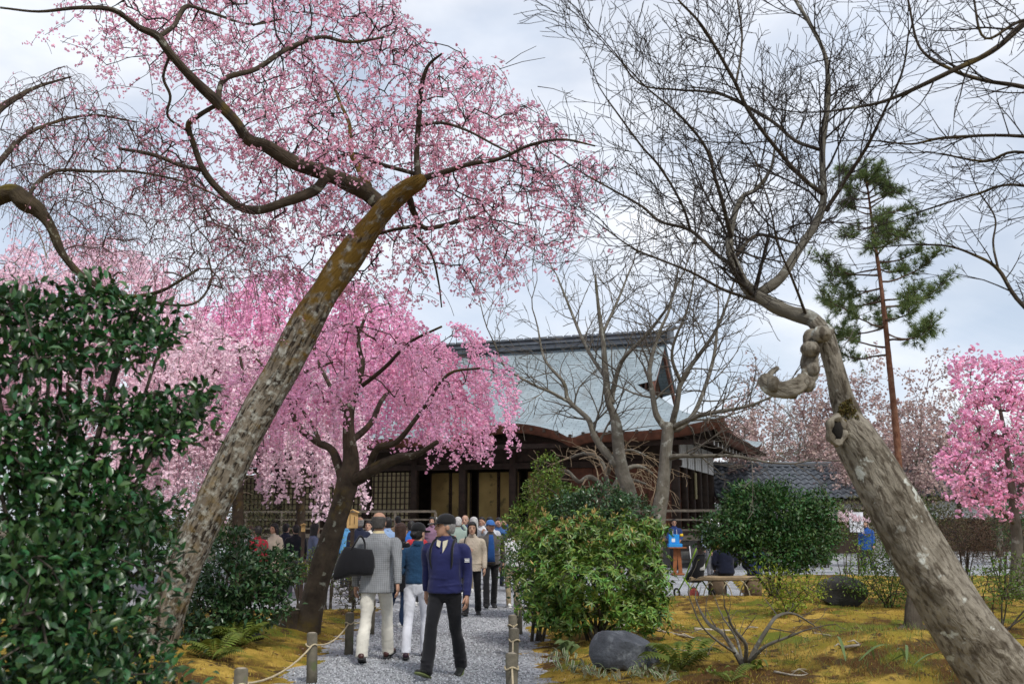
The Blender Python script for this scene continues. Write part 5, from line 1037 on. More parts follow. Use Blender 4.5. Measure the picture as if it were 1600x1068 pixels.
def fern(label, base, n_, L_, seed):
    root = thing('fern', label, 'fern', base); g = random.Random(seed); fb = MB(); V, F = leaf_t(.3)
    k_ = 15; f = np.linspace(.12, 1, k_); sp = np.stack([0 * f, f * .92, .38 * np.sin(f * 2.4)], 1); pos = np.repeat(sp, 2, 0); d = np.stack([np.tile((-1, 1), k_) * 1.0, np.full(2 * k_, .35), np.full(2 * k_, -.1)], 1); s_ = np.repeat(.32 * np.sin(np.pi * (f * .85 + .12)), 2)
    fb.add(*scat(V, F, pos, arot(d, np.tile((0, -.2, 1.), (2 * k_, 1))), s_)); fb.add(*tube(np.concatenate([[(0, 0, 0)], sp]), np.linspace(.012, .004, k_ + 1), 4)[:2]); me = fb.mesh('frond', mat('fern_leaf', (.13, .17, .03), .6, .3, 4, 0, transl=.3, island=.2))
    for i in range(n_): s2 = L_ * g.uniform(.7, 1.1); inst('frond', me, root, (0, 0, 0), (g.uniform(-.1, .35), g.uniform(-.25, .25), i * 6.283 / n_ + g.uniform(-.3, .3)), (s2,) * 3)
fern('yellow-green fern arching beside the dark boulder', GT(1065, 1045), 10, .55, 1)
fern('fern growing against the low camellia by the rope posts', GT(375, 1010), 9, .5, 2)
fern('fern at the stump below the leaning cherry', GT(335, 1030), 8, .45, 3)
fern('bright little fern frond tuft at the foot of the moss mound', GT(1140, 1066), 5, .3, 4)
# dead branches and roots lying in the moss
def lying(label, pts, w, name='fallen_branch'):
    C = catmull(np.array([GT(*p) + (0, 0, .02) for p in pts]), 6); base = C[0].copy(); mb = MB(); mb.add(*tube(C, np.linspace(w, w * .35, len(C)), 7, .12, 5)[:2])
    for i in (len(C) // 3, 2 * len(C) // 3):
        e = C[i] + np.array((rnd.uniform(-.25, .25), rnd.uniform(-.3, .1), .05)); mb.add(*tube(np.array([C[i], (C[i] + e) / 2 + (0, 0, .03), e]), [w * .5, w * .35, w * .2], 5)[:2])
    o = mb.build(name, mat('bleached_wood', (.34, .30, .24), .9, .3, 12, .5), None, base); o.location = Vector([float(c) for c in base]); tag(o, label, 'branch')
lying('bleached fallen branch on the moss right of the boulder', [(1005, 985), (1040, 990), (1080, 998), (1100, 1005)], .025)
lying('long pale root running along the moss behind the bare azalea', [(1085, 985), (1140, 988), (1200, 985), (1260, 990), (1300, 995)], .03)
lying('pale curved root beside the pieris stems', [(960, 985), (990, 975), (1030, 982)], .025)
lying('dark twig curling from the stump under the maple trunk', [(1415, 990), (1440, 1000), (1470, 995)], .02)
lying('short dark fallen stick on the moss in front of the bare azalea', [(1210, 1052), (1250, 1058), (1290, 1050)], .012)
lying('thin bleached stick between the boulder and the bare azalea', [(1040, 1015), (1075, 1020), (1100, 1030)], .012)
lying('knotted root at the edge of the moss mound', [(1290, 1020), (1330, 1012), (1370, 1008)], .022)
sb = GT(1428, 985); stp = thing('tree_stump', 'small grey stump in the moss under the leaning maple trunk', 'stump', sb); C = catmull(np.array([sb - (0, 0, .08), sb + (0, 0, .1), sb + (.05, .02, .42), sb + (.06, .02, .62)]), 5); V, F, at = tube(C, np.linspace(.16, .07, len(C)), 12, .14, 3); MB().add(V, F, 0, at).build('stump_side', bk_stem, stp, sb)
for i, e in enumerate(((-.3, -.05, -.02), (.28, -.12, -.02), (.1, .25, -.01))):
    MB().add(*tube(np.array([sb + (0, 0, .06), sb + np.array(e) * .6 + (0, 0, .03), sb + np.array(e)]), [.07, .05, .02], 7)[:2]).build('root', bk_stem, stp, sb)
# rank grass on the mound at the right
def onmound(x, y): return ((x - MOUNDS[0][0]) ** 2 + (y - MOUNDS[0][1]) ** 2) < 1.5 ** 2
fuzz('grass', 'thin green grass growing on the mound before the leaning maple', (2.5, 6.5), (9.3, 13), 2600, m_grass, (.05, .14), .004, onmound)
# ------------------------------------------------------------------ people
m_skin = mat('skin', (.50, .30, .21), .55, .1, 8, 0, spec=.35)
m_skin2 = mat('skin_tanned', (.42, .235, .155), .55, .1, 8, 0, spec=.35)
m_dark = mat('eye_dark', (.02, .015, .012), .4, .1); m_lip = mat('lip', (.36, .13, .11), .6, .1)
def cloth(name, col, **k):
    k.setdefault('rough', .9); k.setdefault('var', .18); k.setdefault('scale', 5); k.setdefault('bump', .35); k.setdefault('bscale', 14); k.setdefault('spec', .15); k.setdefault('sheen', .15); return mat('cloth_' + name, col, **k)
def checks(t, cs, cin):
    out = cin
    for ax in ('X', 'Z'):
        w = N(t, 'ShaderNodeTexWave', wave_type='BANDS', bands_direction=ax); w.inputs['Scale'].default_value = 14.0; w.inputs['Distortion'].default_value = .3; t.links.new(cs, w.inputs['Vector'])
        mr = N(t, 'ShaderNodeMapRange'); mr.inputs['From Min'].default_value = .55; mr.inputs['From Max'].default_value = .95; mr.inputs['To Min'].default_value = 1.04; mr.inputs['To Max'].default_value = .80; t.links.new(w.outputs['Fac'], mr.inputs['Value'])
        mu = N(t, 'ShaderNodeMix', data_type='RGBA', blend_type='MULTIPLY'); mu.inputs['Factor'].default_value = 1; t.links.new(out, mu.inputs['A']); t.links.new(mr.outputs[0], mu.inputs['B']); out = mu.outputs['Result']
    return out
def remesh(V, F, vox, smooth=4, wrinkle=0.0):
    mb = MB(); mb.add(V, F) if not isinstance(V, MB) else None; mb = V if isinstance(V, MB) else mb
    me = mb.mesh('tmp', []); o = bpy.data.objects.new('tmp', me); COL.objects.link(o)
    md = o.modifiers.new('r', 'REMESH'); md.mode = 'VOXEL'; md.voxel_size = vox; md.use_smooth_shade = True
    if smooth: s = o.modifiers.new('s', 'SMOOTH'); s.factor = .5; s.iterations = smooth
    dg = bpy.context.evaluated_depsgraph_get(); e = o.evaluated_get(dg).to_mesh()
    n = len(e.vertices); v = np.zeros(n * 3, np.float32); e.vertices.foreach_get('co', v); l = np.zeros(len(e.loops), np.int32); e.loops.foreach_get('vertex_index', l)
    st = np.zeros(len(e.polygons), np.int32); lt = np.zeros(len(e.polygons), np.int32); e.polygons.foreach_get('loop_start', st); e.polygons.foreach_get('loop_total', lt)
    q = st[lt == 4]; F4 = l[q[:, None] + np.arange(4)]; q = st[lt == 3]; F3 = l[q[:, None] + np.arange(3)] if len(q) else np.zeros((0, 3), int)
    nn = np.zeros(n * 3, np.float32); e.vertices.foreach_get('normal', nn); v = v.reshape(-1, 3).astype(float); nn = nn.reshape(-1, 3)
    if wrinkle:
        f = 0
        for _ in range(7):
            w = np.array((rnd.gauss(0, 14), rnd.gauss(0, 10), rnd.gauss(0, 26))); f = f + np.sin(v @ w + rnd.uniform(0, 6.3) + 1.2 * np.sin(v @ w[[2, 0, 1]] * .5))
        f = f / 2.6; v = v + nn * (wrinkle * (np.abs(f) - .5) * np.sign(f + .3))[:, None]
    o.evaluated_get(dg).to_mesh_clear(); bpy.data.objects.remove(o); bpy.data.meshes.remove(me); return v, [F4, F3]
def secs(S, n=18, e=2.4, rot=None, org=(0, 0, 0)):
    """stack of superelliptic sections (z, rx, ry, yoff[, xoff])"""
    th = np.linspace(0, 2 * np.pi, n, endpoint=False); c, s = np.cos(th), np.sin(th); u = np.sign(c) * np.abs(c) ** (2 / e); v = np.sign(s) * np.abs(s) ** (2 / e)
    rg = np.array([np.stack([q[1] * u + (q[4] if len(q) > 4 else 0), q[2] * v + q[3], np.full(n, q[0])], 1) for q in S])
    if rot is not None: rg = rg @ np.asarray(rot).T
    return loft(rg + np.asarray(org, float))
def limbch(pts, rad, k=12, flat=1.0, per=4):
    C = catmull(np.column_stack([np.array(pts), rad]), per); return tube(C[:, :3], C[:, 3], k, 0, 0, True, flat)[:2]
HANG = ((.045, -.02, -.285), (.06, .06, -.535)); SWF = ((.05, .09, -.27), (.045, .24, -.48)); SWB = ((.06, -.12, -.26), (.08, -.16, -.51))
PHOTO = ((.07, .10, -.25), (-.07, .30, -.03)); PHOTO_HI = ((.09, .16, -.10), (-.06, .30, .16)); FOLD = ((.06, -.02, -.28), (-.10, .18, -.22)); LAP = ((.05, .05, -.28), (-.02, .25, -.38)); STRAP = ((.10, -.04, -.26), (-.02, .14, -.06))
def person(label, pos, face, H=1.68, legs=((6, 4), (-6, 6)), arms=(HANG, HANG), head=(0, 0), lean=2.0, skin=None, hair=None, top=None, bottom=None, shoes=None, coat=0.0, build=1.0, hairstyle='short', cap=None, fine=False, sit=False, group=None, hemw=1.0, trouser=1.0, extras=None, crop=0.0, noleg=False):
    s = H / 1.72; root = thing('person', label, 'person', pos, face, group); skin = skin or m_skin
    vox = .011 if fine else .022; hair_m = hair
    # joints
    hipz = .90; J = {}; low = 9
    for i, (sx, (a, k)) in enumerate(zip((1, -1), legs)):
        a, k = R(a), R(k); hip = np.array((sx * .088, 0, hipz)); kn = hip + .42 * np.array((sx * .02, math.sin(a), -math.cos(a))); an = kn + .40 * np.array((0, math.sin(a - k), -math.cos(a - k)))
        J[i] = (hip, kn, an); low = min(low, an[2] - .075 - (.05 if (a - k) < -.3 else 0))
    if sit: low = J[0][2][2] - .075
    dz = -low; ln = R(lean)
    def up(p):      # torso lean about the hips
        p = np.asarray(p, float) - (0, 0, hipz); return p @ rx(-ln).T + (0, 0, hipz)
    def fin(V): V = np.asarray(V, float).copy(); V[:, 2] += dz; return V * s
    sh = [np.array((.185 * build, -.01, 1.385)), np.array((-.185 * build, -.01, 1.385))]; A_ = []
    for i, sx in enumerate((1, -1)):
        e, w = (np.array(q) * (sx, 1, 1) for q in arms[i]); A_.append((sh[i], sh[i] + e, sh[i] + w))
    hy, hp = R(head[0]), R(head[1]); HR = rz(hy) @ rx(hp); HO = np.array((0, .012, 1.475))
    Tor = [(.86, .155, .105, 0), (.95, .158, .11, 0), (1.05, .140, .10, .005), (1.18, .155, .108, .01), (1.30, .172, .108, .005), (1.38, .150, .085, -.005), (1.43, .075, .062, -.008), (1.50, .055, .055, .0)]
    Tor = [(z, a * build, b * build, *r_) for z, a, b, *r_ in Tor]
    # skin
    bm_ = MB(); V, F = secs([(z, a * .82, b * .82, y) for z, a, b, y in Tor]); bm_.add(up(V), F); bm_.add(*[(lambda q: (up(q[0]), q[1]))(secs([(1.36, .058, .058, -.005), (1.46, .055, .056, .004), (1.52, .056, .062, .012)], 12, 2))][0])
    for i in (0, 1):
        a, b, c = A_[i]; V, F = limbch([a, b, c], [.045, .036, .026]); bm_.add(up(V), F); h_, k_, n_ = J[i]; V, F = limbch([h_, k_, n_], [.07, .045, .034]); bm_.add(V, F)
        f = n_ + np.array((0, .035, -.045)); V, F = limbch([n_, (n_ + f) / 2, f], [.033, .026, .018]); bm_.add(V, F)
    Hs = [(0, .026, .026, .052), (.012, .040, .042, .046), (.035, .055, .062, .032), (.06, .063, .076, .02), (.09, .069, .088, .008), (.125, .074, .095, .0), (.16, .075, .097, -.004), (.19, .067, .087, -.006), (.212, .048, .063, -.006), (.226, .022, .03, -.006)]
    hd = MB(); V, F = secs(Hs, 16, 2.1); hd.add(V, F); hd.add(*limbch([(0, .088, .125), (0, .103, .10), (0, .112, .083), (0, .098, .074)], [.009, .012, .015, .01], 8)); 
    for sx in (1, -1): hd.add(*ell((sx * .076, -.008, .10), (.012, .024, .034), 8, 6))
    hd.add(*ell((0, .086, .048), (.026, .012, .012), 8, 5)); hd.add(*ell((0, .072, .012), (.026, .022, .016), 8, 5))
    HV, HF = remesh(hd, None, .0065 if fine else .012, 1); hp_ = lambda V: up(np.asarray(V) @ HR.T + HO)
    bm_.add(up(np.zeros((0, 3))) if False else hp_(secs(Hs[2:8], 10, 2)[0]), secs(Hs[2:8], 10, 2)[1])
    BV, BF = remesh(bm_, None, .016 if fine else .024, 3); body = MB(); body.add(fin(BV), BF, 0); body.add(fin(hp_(HV)), HF, 0)
    for sx in (1, -1):
        body.add(fin(hp_(ell((sx * .031, .0835, .113), (.0135, .0085, .0058), 8, 5)[0])), ell((0, 0, 0), (1, 1, 1), 8, 5)[1], 1)
        body.add(fin(hp_(ell((sx * .032, .0865, .132), (.019, .008, .0042), 8, 5, ry(sx * .1))[0])), ell((0, 0, 0), (1, 1, 1), 8, 5)[1], 1)
    body.add(fin(hp_(ell((0, .0955, .049), (.021, .0055, .006), 8, 5)[0])), ell((0, 0, 0), (1, 1, 1), 8, 5)[1], 2)
    # hands: palm, four fingers of different length, thumb from the side
    for i, sx in enumerate((1, -1)):
        a, b, c = A_[i]; d = nrm(c - b); side = nrm(np.cross(d, (sx, 0, 0))) if abs(d[0]) < .9 else np.array((0, 0, 1.)); side = side if side @ np.array((0, 1, .4)) > 0 else -side   # thumb side
        nrm_ = np.cross(d, side) * 1.0; inn = nrm_ if nrm_ @ np.array((-sx, 0, 0)) > 0 else -nrm_
        Mx = np.stack([side, d, inn], 1); pal = np.array([[(w_ * x_, y_, t_ * z_) for x_, z_ in ((-1, -.6), (-.6, -1), (.6, -1), (1, -.6), (1, .6), (.6, 1), (-.6, 1), (-1, .6))] for y_, w_, t_ in ((-.01, .024, .02), (.02, .032, .018), (.055, .04, .016), (.09, .038, .013))])
        V, F = loft(pal); body.add(fin(up(V @ Mx.T + c)), F, 0); cu = .55 if arms[i] in (HANG, SWF, SWB) else 1.0
        for j, (ox, L_) in enumerate(((.029, .068), (.010, .078), (-.010, .072), (-.029, .056))):
            p0 = np.array((ox, .082, 0)); p1 = p0 + np.array((ox * .08, L_ * .45 * math.cos(cu * .5), L_ * .45 * math.sin(cu * .5))); p2 = p1 + np.array((0, L_ * .32 * math.cos(cu * 1.1), L_ * .32 * math.sin(cu * 1.1))); p3 = p2 + np.array((0, L_ * .25 * math.cos(cu * 1.6), L_ * .25 * math.sin(cu * 1.6)))
            V, F, _ = tube(np.array([p0, p1, p2, p3]), [.0088, .0084, .0078, .0062], 6); body.add(fin(up(V @ Mx.T + c)), F, 0)
        V, F, _ = tube(np.array([(.028, .02, .002), (.05, .045, .012), (.058, .07, .02), (.056, .09, .026)]), [.012, .0105, .0095, .007], 6); body.add(fin(up(V @ Mx.T + c)), F, 0)
    bo = body.build('body', [skin, m_dark, m_lip], root)
    # trousers
    if bottom is not None:
        tm_ = MB(); hem = .056 * hemw; V, F = secs([(.80, .05, .09, 0), (.84, .135 * build, .105 * build, 0), (.92, .165 * build, .118 * build, 0), (.98, .150 * build, .110 * build, 0), (1.0, .13 * build, .095 * build, 0)], 18, 2.3); tm_.add(V, F)
        for i in (0, 1):
            h_, k_, n_ = J[i]; e_ = k_ + (n_ - k_) * (1.13 - crop); V, F = limbch([h_ + (0, 0, -.02), h_ * .45 + k_ * .55 + (0, .01, 0), k_ + (0, .012, 0), k_ * .5 + e_ * .5 + (0, -.012, 0), e_], [.092 * trouser, .078 * trouser, .064 * trouser, .058 * max(hemw, .8) * trouser, hem * 1.05], 14); tm_.add(V, F)
            for zz in (.1, .2, .3):     # breaks in the cloth over the shoe and behind the knee
                c_ = e_ + (k_ - e_) * zz; V, F = ell(c_ + (rnd.uniform(-.02, .02), .035 * hemw, 0), (hem * .9, hem * .55, .013), 10, 5); tm_.add(V, F)
        V, F = remesh(tm_, None, vox, 3, .0055); MB().add(fin(V), F).build('trousers', bottom, root)
    # upper garment
    if top is not None:
        jm = MB(); hz = .90 - coat; tw = [(hz, .172 + coat * .10, .126 + coat * .07, 0), (hz + .03, .174 + coat * .09, .128 + coat * .06, 0), (1.02, .163, .125, 0), (1.12, .162, .125, .006), (1.22, .172, .128, .01), (1.29, .186, .124, .005), (1.345, .178, .110, -.003), (1.385, .150, .092, -.008), (1.42, .105, .08, -.01), (1.45, .078, .074, -.004), (1.46, .07, .07, -.002)]
        V, F = secs([(z, a * build, b * build, y) for z, a, b, y in tw], 22, 2.4); jm.add(up(V), F)
        for i in (0, 1):
            a, b, c = A_[i]; sg_ = -1 if i == 0 else 1; V, F = limbch([a + np.array((sg_ * .09, 0, -.03)), a + np.array((sg_ * .022, 0, -.046)), a * .78 + b * .22 + np.array((0, 0, -.012)), b, b * .4 + c * .6, c], [.05, .066 * build, .066 * build, .056, .05, .044], 14); jm.add(up(V), F)
            for zz in (.2, .45, .75): c_ = b + (c - b) * zz; V, F = ell(c_ + (0, .012, 0), (.05, .045, .012), 10, 5, rx(rnd.uniform(-.4, .4))); jm.add(up(V), F)
        for q in range(4): V, F = ell((rnd.uniform(-.05, .05), .02, .96 + q * .09 - (.0)), (.163 * build, .121 * build, .02), 14, 5, rx(rnd.uniform(-.12, .12)) @ ry(rnd.uniform(-.15, .15))); jm.add(up(V), F)
        V, F = remesh(jm, None, vox, 3, .0050); MB().add(fin(V), F).build('jacket' if coat < .25 else 'coat', top, root)
        col_ = [(1.42, .088, .085, -.008), (1.46, .072, .074, -.002), (1.485, .068, .07, .002)]; V, F = secs(col_, 16, 2.0); 
        MB().add(fin(up(V)), F).build('collar', (extras or {}).get('collar', top), root)
    # shoes
    if shoes is not None and not noleg:
        for i in (0, 1):
            h_, k_, n_ = J[i]; sd_ = nrm(n_ - k_); pitch = math.atan2(sd_[1], -sd_[2]); pitch = max(-.7, min(.35, pitch * .8 if pitch < 0 else pitch)); gz = n_[2] - .075
            S_ = [(-.085, .030, .045), (-.06, .036, .055), (.0, .037, .055), (.06, .042, .042), (.12, .045, .033), (.165, .036, .026), (.185, .018, .015)]
            rg = [[(w_ * math.cos(t), y_, max(0, .5 + .5 * math.sin(t)) ** .8 * h2 * 1.25) for t in np.linspace(0, 2 * np.pi, 14, endpoint=False)] for y_, w_, h2 in S_]
            rg2 = [[(w_ * 1.08 * math.cos(t), y_ * 1.03, -.014 + .018 * (math.sin(t) > 0)) for t in np.linspace(0, 2 * np.pi, 14, endpoint=False)] for y_, w_, h2 in S_]
            Rt = rz((-.14 if i == 0 else .14)) @ rx(pitch); o3 = np.array((n_[0], n_[1], gz)); piv = np.array((0, 0, .075))
            f_ = lambda V: fin((np.asarray(V) - piv) @ Rt.T + piv + o3); V, F = loft(rg); so_ = MB().add(f_(V), F).build('shoe', shoes[0], root); V, F = loft(rg2); MB().add(f_(V), F).build('sole', shoes[1], so_)
            V, F = limbch([(0, -.02, .03), (0, -.015, .07), (0, -.01, .10)], [.04, .042, .038], 10, 1); MB().add(f_(V), F).build('sock', (extras or {}).get('sock', shoes[0]), root) if (extras or {}).get('sock') != 'none' else None
    # hair and cap
    if hair_m is not None:
        hm_ = MB()
        if hairstyle == 'bald': S_ = [(.035, .062, .05, -.055), (.07, .078, .075, -.034), (.12, .085, .086, -.026), (.155, .085, .086, -.026), (.175, .070, .07, -.036)]
        else: S_ = [(.03, .055, .045, -.05), (.07, .078, .076, -.032), (.12, .0845, .09, -.022), (.16, .086, .098, -.012), (.19, .08, .102, -.002), (.215, .064, .08, -.004), (.235, .04, .05, -.006), (.241, .015, .02, -.006)]
        V, F = secs(S_, 18, 2.1); hm_.add(V, F)
        if hairstyle == 'long':
            V, F = secs([(-.20, .05, .02, -.075), (-.14, .085, .04, -.07), (-.05, .095, .052, -.055), (.05, .092, .07, -.035), (.13, .09, .09, -.02), (.19, .084, .1, -.004), (.225, .05, .06, -.004)], 18, 2.4); hm_.add(V, F)
            for sx in (1, -1): hm_.add(*limbch([(sx * .075, .05, .17), (sx * .086, .03, .08), (sx * .088, .01, -.02), (sx * .082, .0, -.13)], [.018, .022, .024, .014], 8))
        if hairstyle == 'bob':
            V, F = secs([(-.06, .06, .03, -.07), (-.03, .082, .05, -.055), (.05, .09, .07, -.04), (.13, .088, .09, -.02), (.19, .082, .1, -.004), (.225, .05, .06, -.004)], 18, 2.3); hm_.add(V, F)
            for sx in (1, -1): hm_.add(*limbch([(sx * .066, .055, .185), (sx * .082, .03, .10), (sx * .086, .0, .01), (sx * .08, -.015, -.04)], [.012, .013, .014, .01], 8))
        if hairstyle == 'pony': hm_.add(*limbch([(0, -.1, .10), (0, -.13, .06), (0, -.125, -.02)], [.035, .03, .012], 8))
        if hairstyle == 'bun': hm_.add(*ell((0, -.115, .09), (.045, .04, .04), 10, 7))
        V, F = remesh(hm_, None, .008 if fine else .014, 1); MB().add(fin(hp_(V)), F).build('hair', hair_m, root)
    if cap is not None:
        cm = MB(); V, F = secs([(.135, .087, .106, -.006), (.165, .090, .110, -.006), (.20, .084, .102, -.006), (.232, .06, .074, -.008), (.248, .03, .036, -.008), (.252, .008, .008, -.008)], 20, 2.1); cm.add(V, F)
        cp = MB().add(fin(hp_(cm.v[0])), F).build('cap', cap, root)
        th = np.linspace(R(12), R(168), 13); inn = np.stack([.086 * np.cos(th), .098 * np.sin(th), np.full(13, .142)], 1); ou = np.stack([.088 * np.cos(th), .10 + .098 * np.sin(th) ** .6, .142 - .022 * np.sin(th)], 1)
        V = np.concatenate([inn, ou, inn + (0, 0, .006), ou + (0, 0, .006)]); F = np.array([(i, i + 1, 14 + i, 13 + i) for i in range(12)] + [(26 + i, 39 + i, 40 + i, 27 + i) for i in range(12)] + [(13 + i, 14 + i, 40 + i, 39 + i) for i in range(12)]); MB().add(fin(hp_(V)), F).build('brim', cap, cp)
    info = dict(root=root, fin=fin, up=up, hp=hp_, s=s, J=J, A=A_, dz=dz); return info
def strap(info, name, pts, w, m, t=.012):
    C = catmull(np.array(pts), 6); V, F, _ = tube(C, np.full(len(C), w), 8, 0, 0, True, t / w); return MB().add(info['fin'](info['up'](V)), F).build(name, m, info['root'])
black = cloth('black', (.012, .012, .014)); hair_b = mat('black_hair', (.012, .010, .009), .5, .3, 30, .4, 60, spec=.4); hair_br = mat('brown_hair', (.055, .025, .014), .5, .3, 30, .4, 60, spec=.4); hair_g = mat('grey_hair', (.22, .21, .20), .6, .3, 30, .4, 60); hair_dg = mat('dark_grey_hair', (.06, .055, .05), .6, .3, 30, .4, 60); hair_w = mat('white_hair', (.5, .49, .47), .6, .2, 30, .4, 60)
sh_black = (mat('black_shoe', (.015, .015, .016), .45, .3), mat('dark_sole', (.03, .03, .03), .8, .2)); sh_brown = (mat('oxblood_shoe', (.05, .013, .010), .35, .3, spec=.5), mat('dark_sole', (.03, .03, .03))); sh_white = (mat('white_shoe', (.7, .7, .68), .6, .1), mat('white_sole', (.75, .75, .73), .7, .05))
def at(px, py): p = G(px, py); return (p[0], p[1], 0)
# --- the walkers on the path
p = person('balding man in grey checked jacket and cream trousers walking away, shoulder bag on his back', at(586, 1033), R(-6), 1.74, ((20, 8), (-15, 6)), (SWB, HANG), (0, 0), 3, m_skin2, hair_dg, mat('cloth_check', (.25, .26, .27), .9, .15, 6, .3, 25, spec=.15, extra=checks), cloth('cream', (.60, .575, .50)), sh_brown, .13, 1.12, 'bald', fine=True, hemw=1.2, trouser=1.06, extras={'collar': cloth('pale_yellow', (.62, .52, .30))})
p1 = p; pc = np.array(at(586, 1033)); bagm = cloth('bag_black', (.010, .010, .012))
bag = thing('shoulder_bag', 'black shoulder bag slung behind the man in the checked jacket', 'bag', (pc[0] - .25, pc[1] - .22, 1.02), R(8))
rg = []
for z_, a_, b_ in ((0, .20, .055), (.015, .225, .075), (.10, .235, .085), (.20, .21, .072), (.27, .175, .045), (.295, .16, .02)): rg.append([(a_ * np.sign(math.cos(t)) * abs(math.cos(t)) ** .7 + .06 * z_, b_ * math.sin(t), z_ - .10 * (math.cos(t) < -.2) * (1 - z_ / .3) * abs(math.cos(t))) for t in np.linspace(0, 2 * np.pi, 22, endpoint=False)])
V, F = loft(rg); MB().add(V @ ry(.12).T, F).build('bag_body', bagm, bag)
for dy in (-.035, .035): V, F, _ = tube(catmull(np.array([(-.05, dy, .24), (.02, dy * .8, .36), (.07, .06 + dy * .5, .43), (.12, .10 + dy * .4, .36), (.13, dy, .24)]), 6), np.full(25, .012), 7); MB().add(V, F).build('handle', bagm, bag)
p = person('woman with long brown hair in a black coat raising her hand with a camera', at(622, 978), R(-50), 1.60, ((4, 6), (-8, 4)), (PHOTO, HANG), (-10, 6), 2, m_skin, hair_br, black, cloth('blue_jeans', (.022, .04, .085)), sh_white, .32, .95, 'long', fine=True, hemw=.85, trouser=.92)
p = person('woman in denim jacket, white trousers and black cap walking away beside the navy jacket', at(650, 1027), R(-4), 1.62, ((14, 12), (-12, 5)), (FOLD, FOLD), (-28, 0), 2, m_skin, hair_b, cloth('denim', (.018, .055, .115), bump=.5, bscale=30), cloth('white', (.66, .67, .72)), (mat('plum_shoe', (.03, .01, .022), .5, .2), mat('dark_sole', (.03, .03, .03))), -.04, .95, 'bun', cloth('cap_black', (.014, .014, .015)), fine=True, crop=.10, hemw=1.1, trouser=.98, extras={'sock': m_skin})
navy = cloth('navy', (.017, .020, .085), rough=.6, bump=.45, bscale=9)
p = person('man in navy windbreaker, black trousers and black cap striding toward us, head turned', at(694, 1058), R(163), 1.70, ((21, 3), (-13, 10)), (SWB, HANG), (-56, 2), 1, m_skin2, hair_g, navy, black, (mat('black_trainer', (.014, .016, .014), .5, .3), mat('green_sole', (.14, .17, .06), .6, .2)), .02, 1.12, 'short', cloth('cap_black', (.014, .014, .015)), fine=True, hemw=1.2, trouser=1.04)
crm = cloth('cream_lining', (.6, .55, .42))
for sx in (1, -1):
    V = np.array([(sx * .012, .100, 1.43), (sx * .062, .082, 1.445), (sx * .058, .108, 1.385), (sx * .018, .122, 1.335 + .03 * sx)]); V = np.concatenate([V, V + (0, .012, 0)]); MB().add(p['fin'](p['up'](V)), [np.array([(0, 1, 2, 3), (7, 6, 5, 4), (0, 4, 5, 1), (1, 5, 6, 2), (2, 6, 7, 3), (3, 7, 4, 0)])]).build('open_collar_flap', crm, p['root'], smooth=False)
    strap(p, 'backpack_strap', [(sx * .10, .09, 1.10), (sx * .125, .128, 1.22), (sx * .125, .12, 1.34), (sx * .118, .055, 1.415), (sx * .11, -.03, 1.425), (sx * .10, -.12, 1.34)], .024, black, .010)
V, F = box((0, -.20, 1.2), (.30, .14, .40), bev=.05); MB().add(p['fin'](p['up'](V)), F).build('backpack', black, p['root'])
V, F = box((0, .132, 1.12), (.012, .012, .40)); MB().add(p['fin'](p['up'](V)), F).build('zip', cloth('navy_dark', (.012, .011, .05)), p['root'], smooth=False)
a, b, c = p['A'][1]; d = nrm(b - a); pos = a * .45 + b * .55
patch = MB(); wm = mat('patch_white', (.6, .6, .6), .8, .1)
for q, (w_, h_) in enumerate(((.055, .008), (.05, .016), (.055, .008))): patch.add(*box(pos + np.array((-.030, .053, .014 - q * .016)), (w_, .008, h_), rz(.35)))
V = np.concatenate(patch.v); MB().add(p['fin'](p['up'](V)), patch.f).build('sleeve_badge', wm, p['root'], smooth=False)
V, F = ell((0, .104, .195), (.022, .006, .014), 10, 5); MB().add(p['fin'](p['hp'](V)), F).build('cap_badge', wm, p['root'])
for sx in (1, -1): V, F = box((sx * .0, .0, 0), (.001, .001, .001))
p = person('woman in beige knitted sweater and black trousers with dark bobbed hair', at(737, 962), R(176), 1.60, ((14, 3), (-12, 8)), (FOLD, HANG), (6, 0), 1, m_skin, hair_b, cloth('beige_knit', (.46, .40, .32), bump=.6, bscale=40), black, sh_black, .10, .98, 'bob', fine=True, hemw=1.1)
strap(p, 'bag_strap', [(.12, .11, 1.15), (.13, .125, 1.28), (.12, .06, 1.415), (.11, -.08, 1.38)], .02, black, .010)
p = person('man in blue cap and open grey-brown jacket over blue shirt, walking on the gravel', at(766, 950), R(188), 1.62, ((16, 4), (-12, 8)), (SWF, SWB), (8, 8), 1, m_skin2, hair_dg, cloth('greybrown', (.075, .068, .06), rough=.6), black, sh_black, .06, 1.08, 'short', cloth('cap_blue', (.04, .13, .35)), fine=True, hemw=1.15, trouser=1.03)
V, F = secs([(.86, .085, .02, .135), (1.05, .07, .02, .142), (1.25, .06, .025, .142), (1.36, .05, .03, .11), (1.43, .045, .03, .07)], 14, 2.2); MB().add(p['fin'](p['up'](V)), F).build('shirt', cloth('royal_blue', (.015, .06, .20)), p['root'])
V, F = box((0, .142, .88), (.17, .03, .035)); MB().add(p['fin'](p['up'](V)), F).build('belt', cloth('belt', (.02, .016, .012)), p['root'])
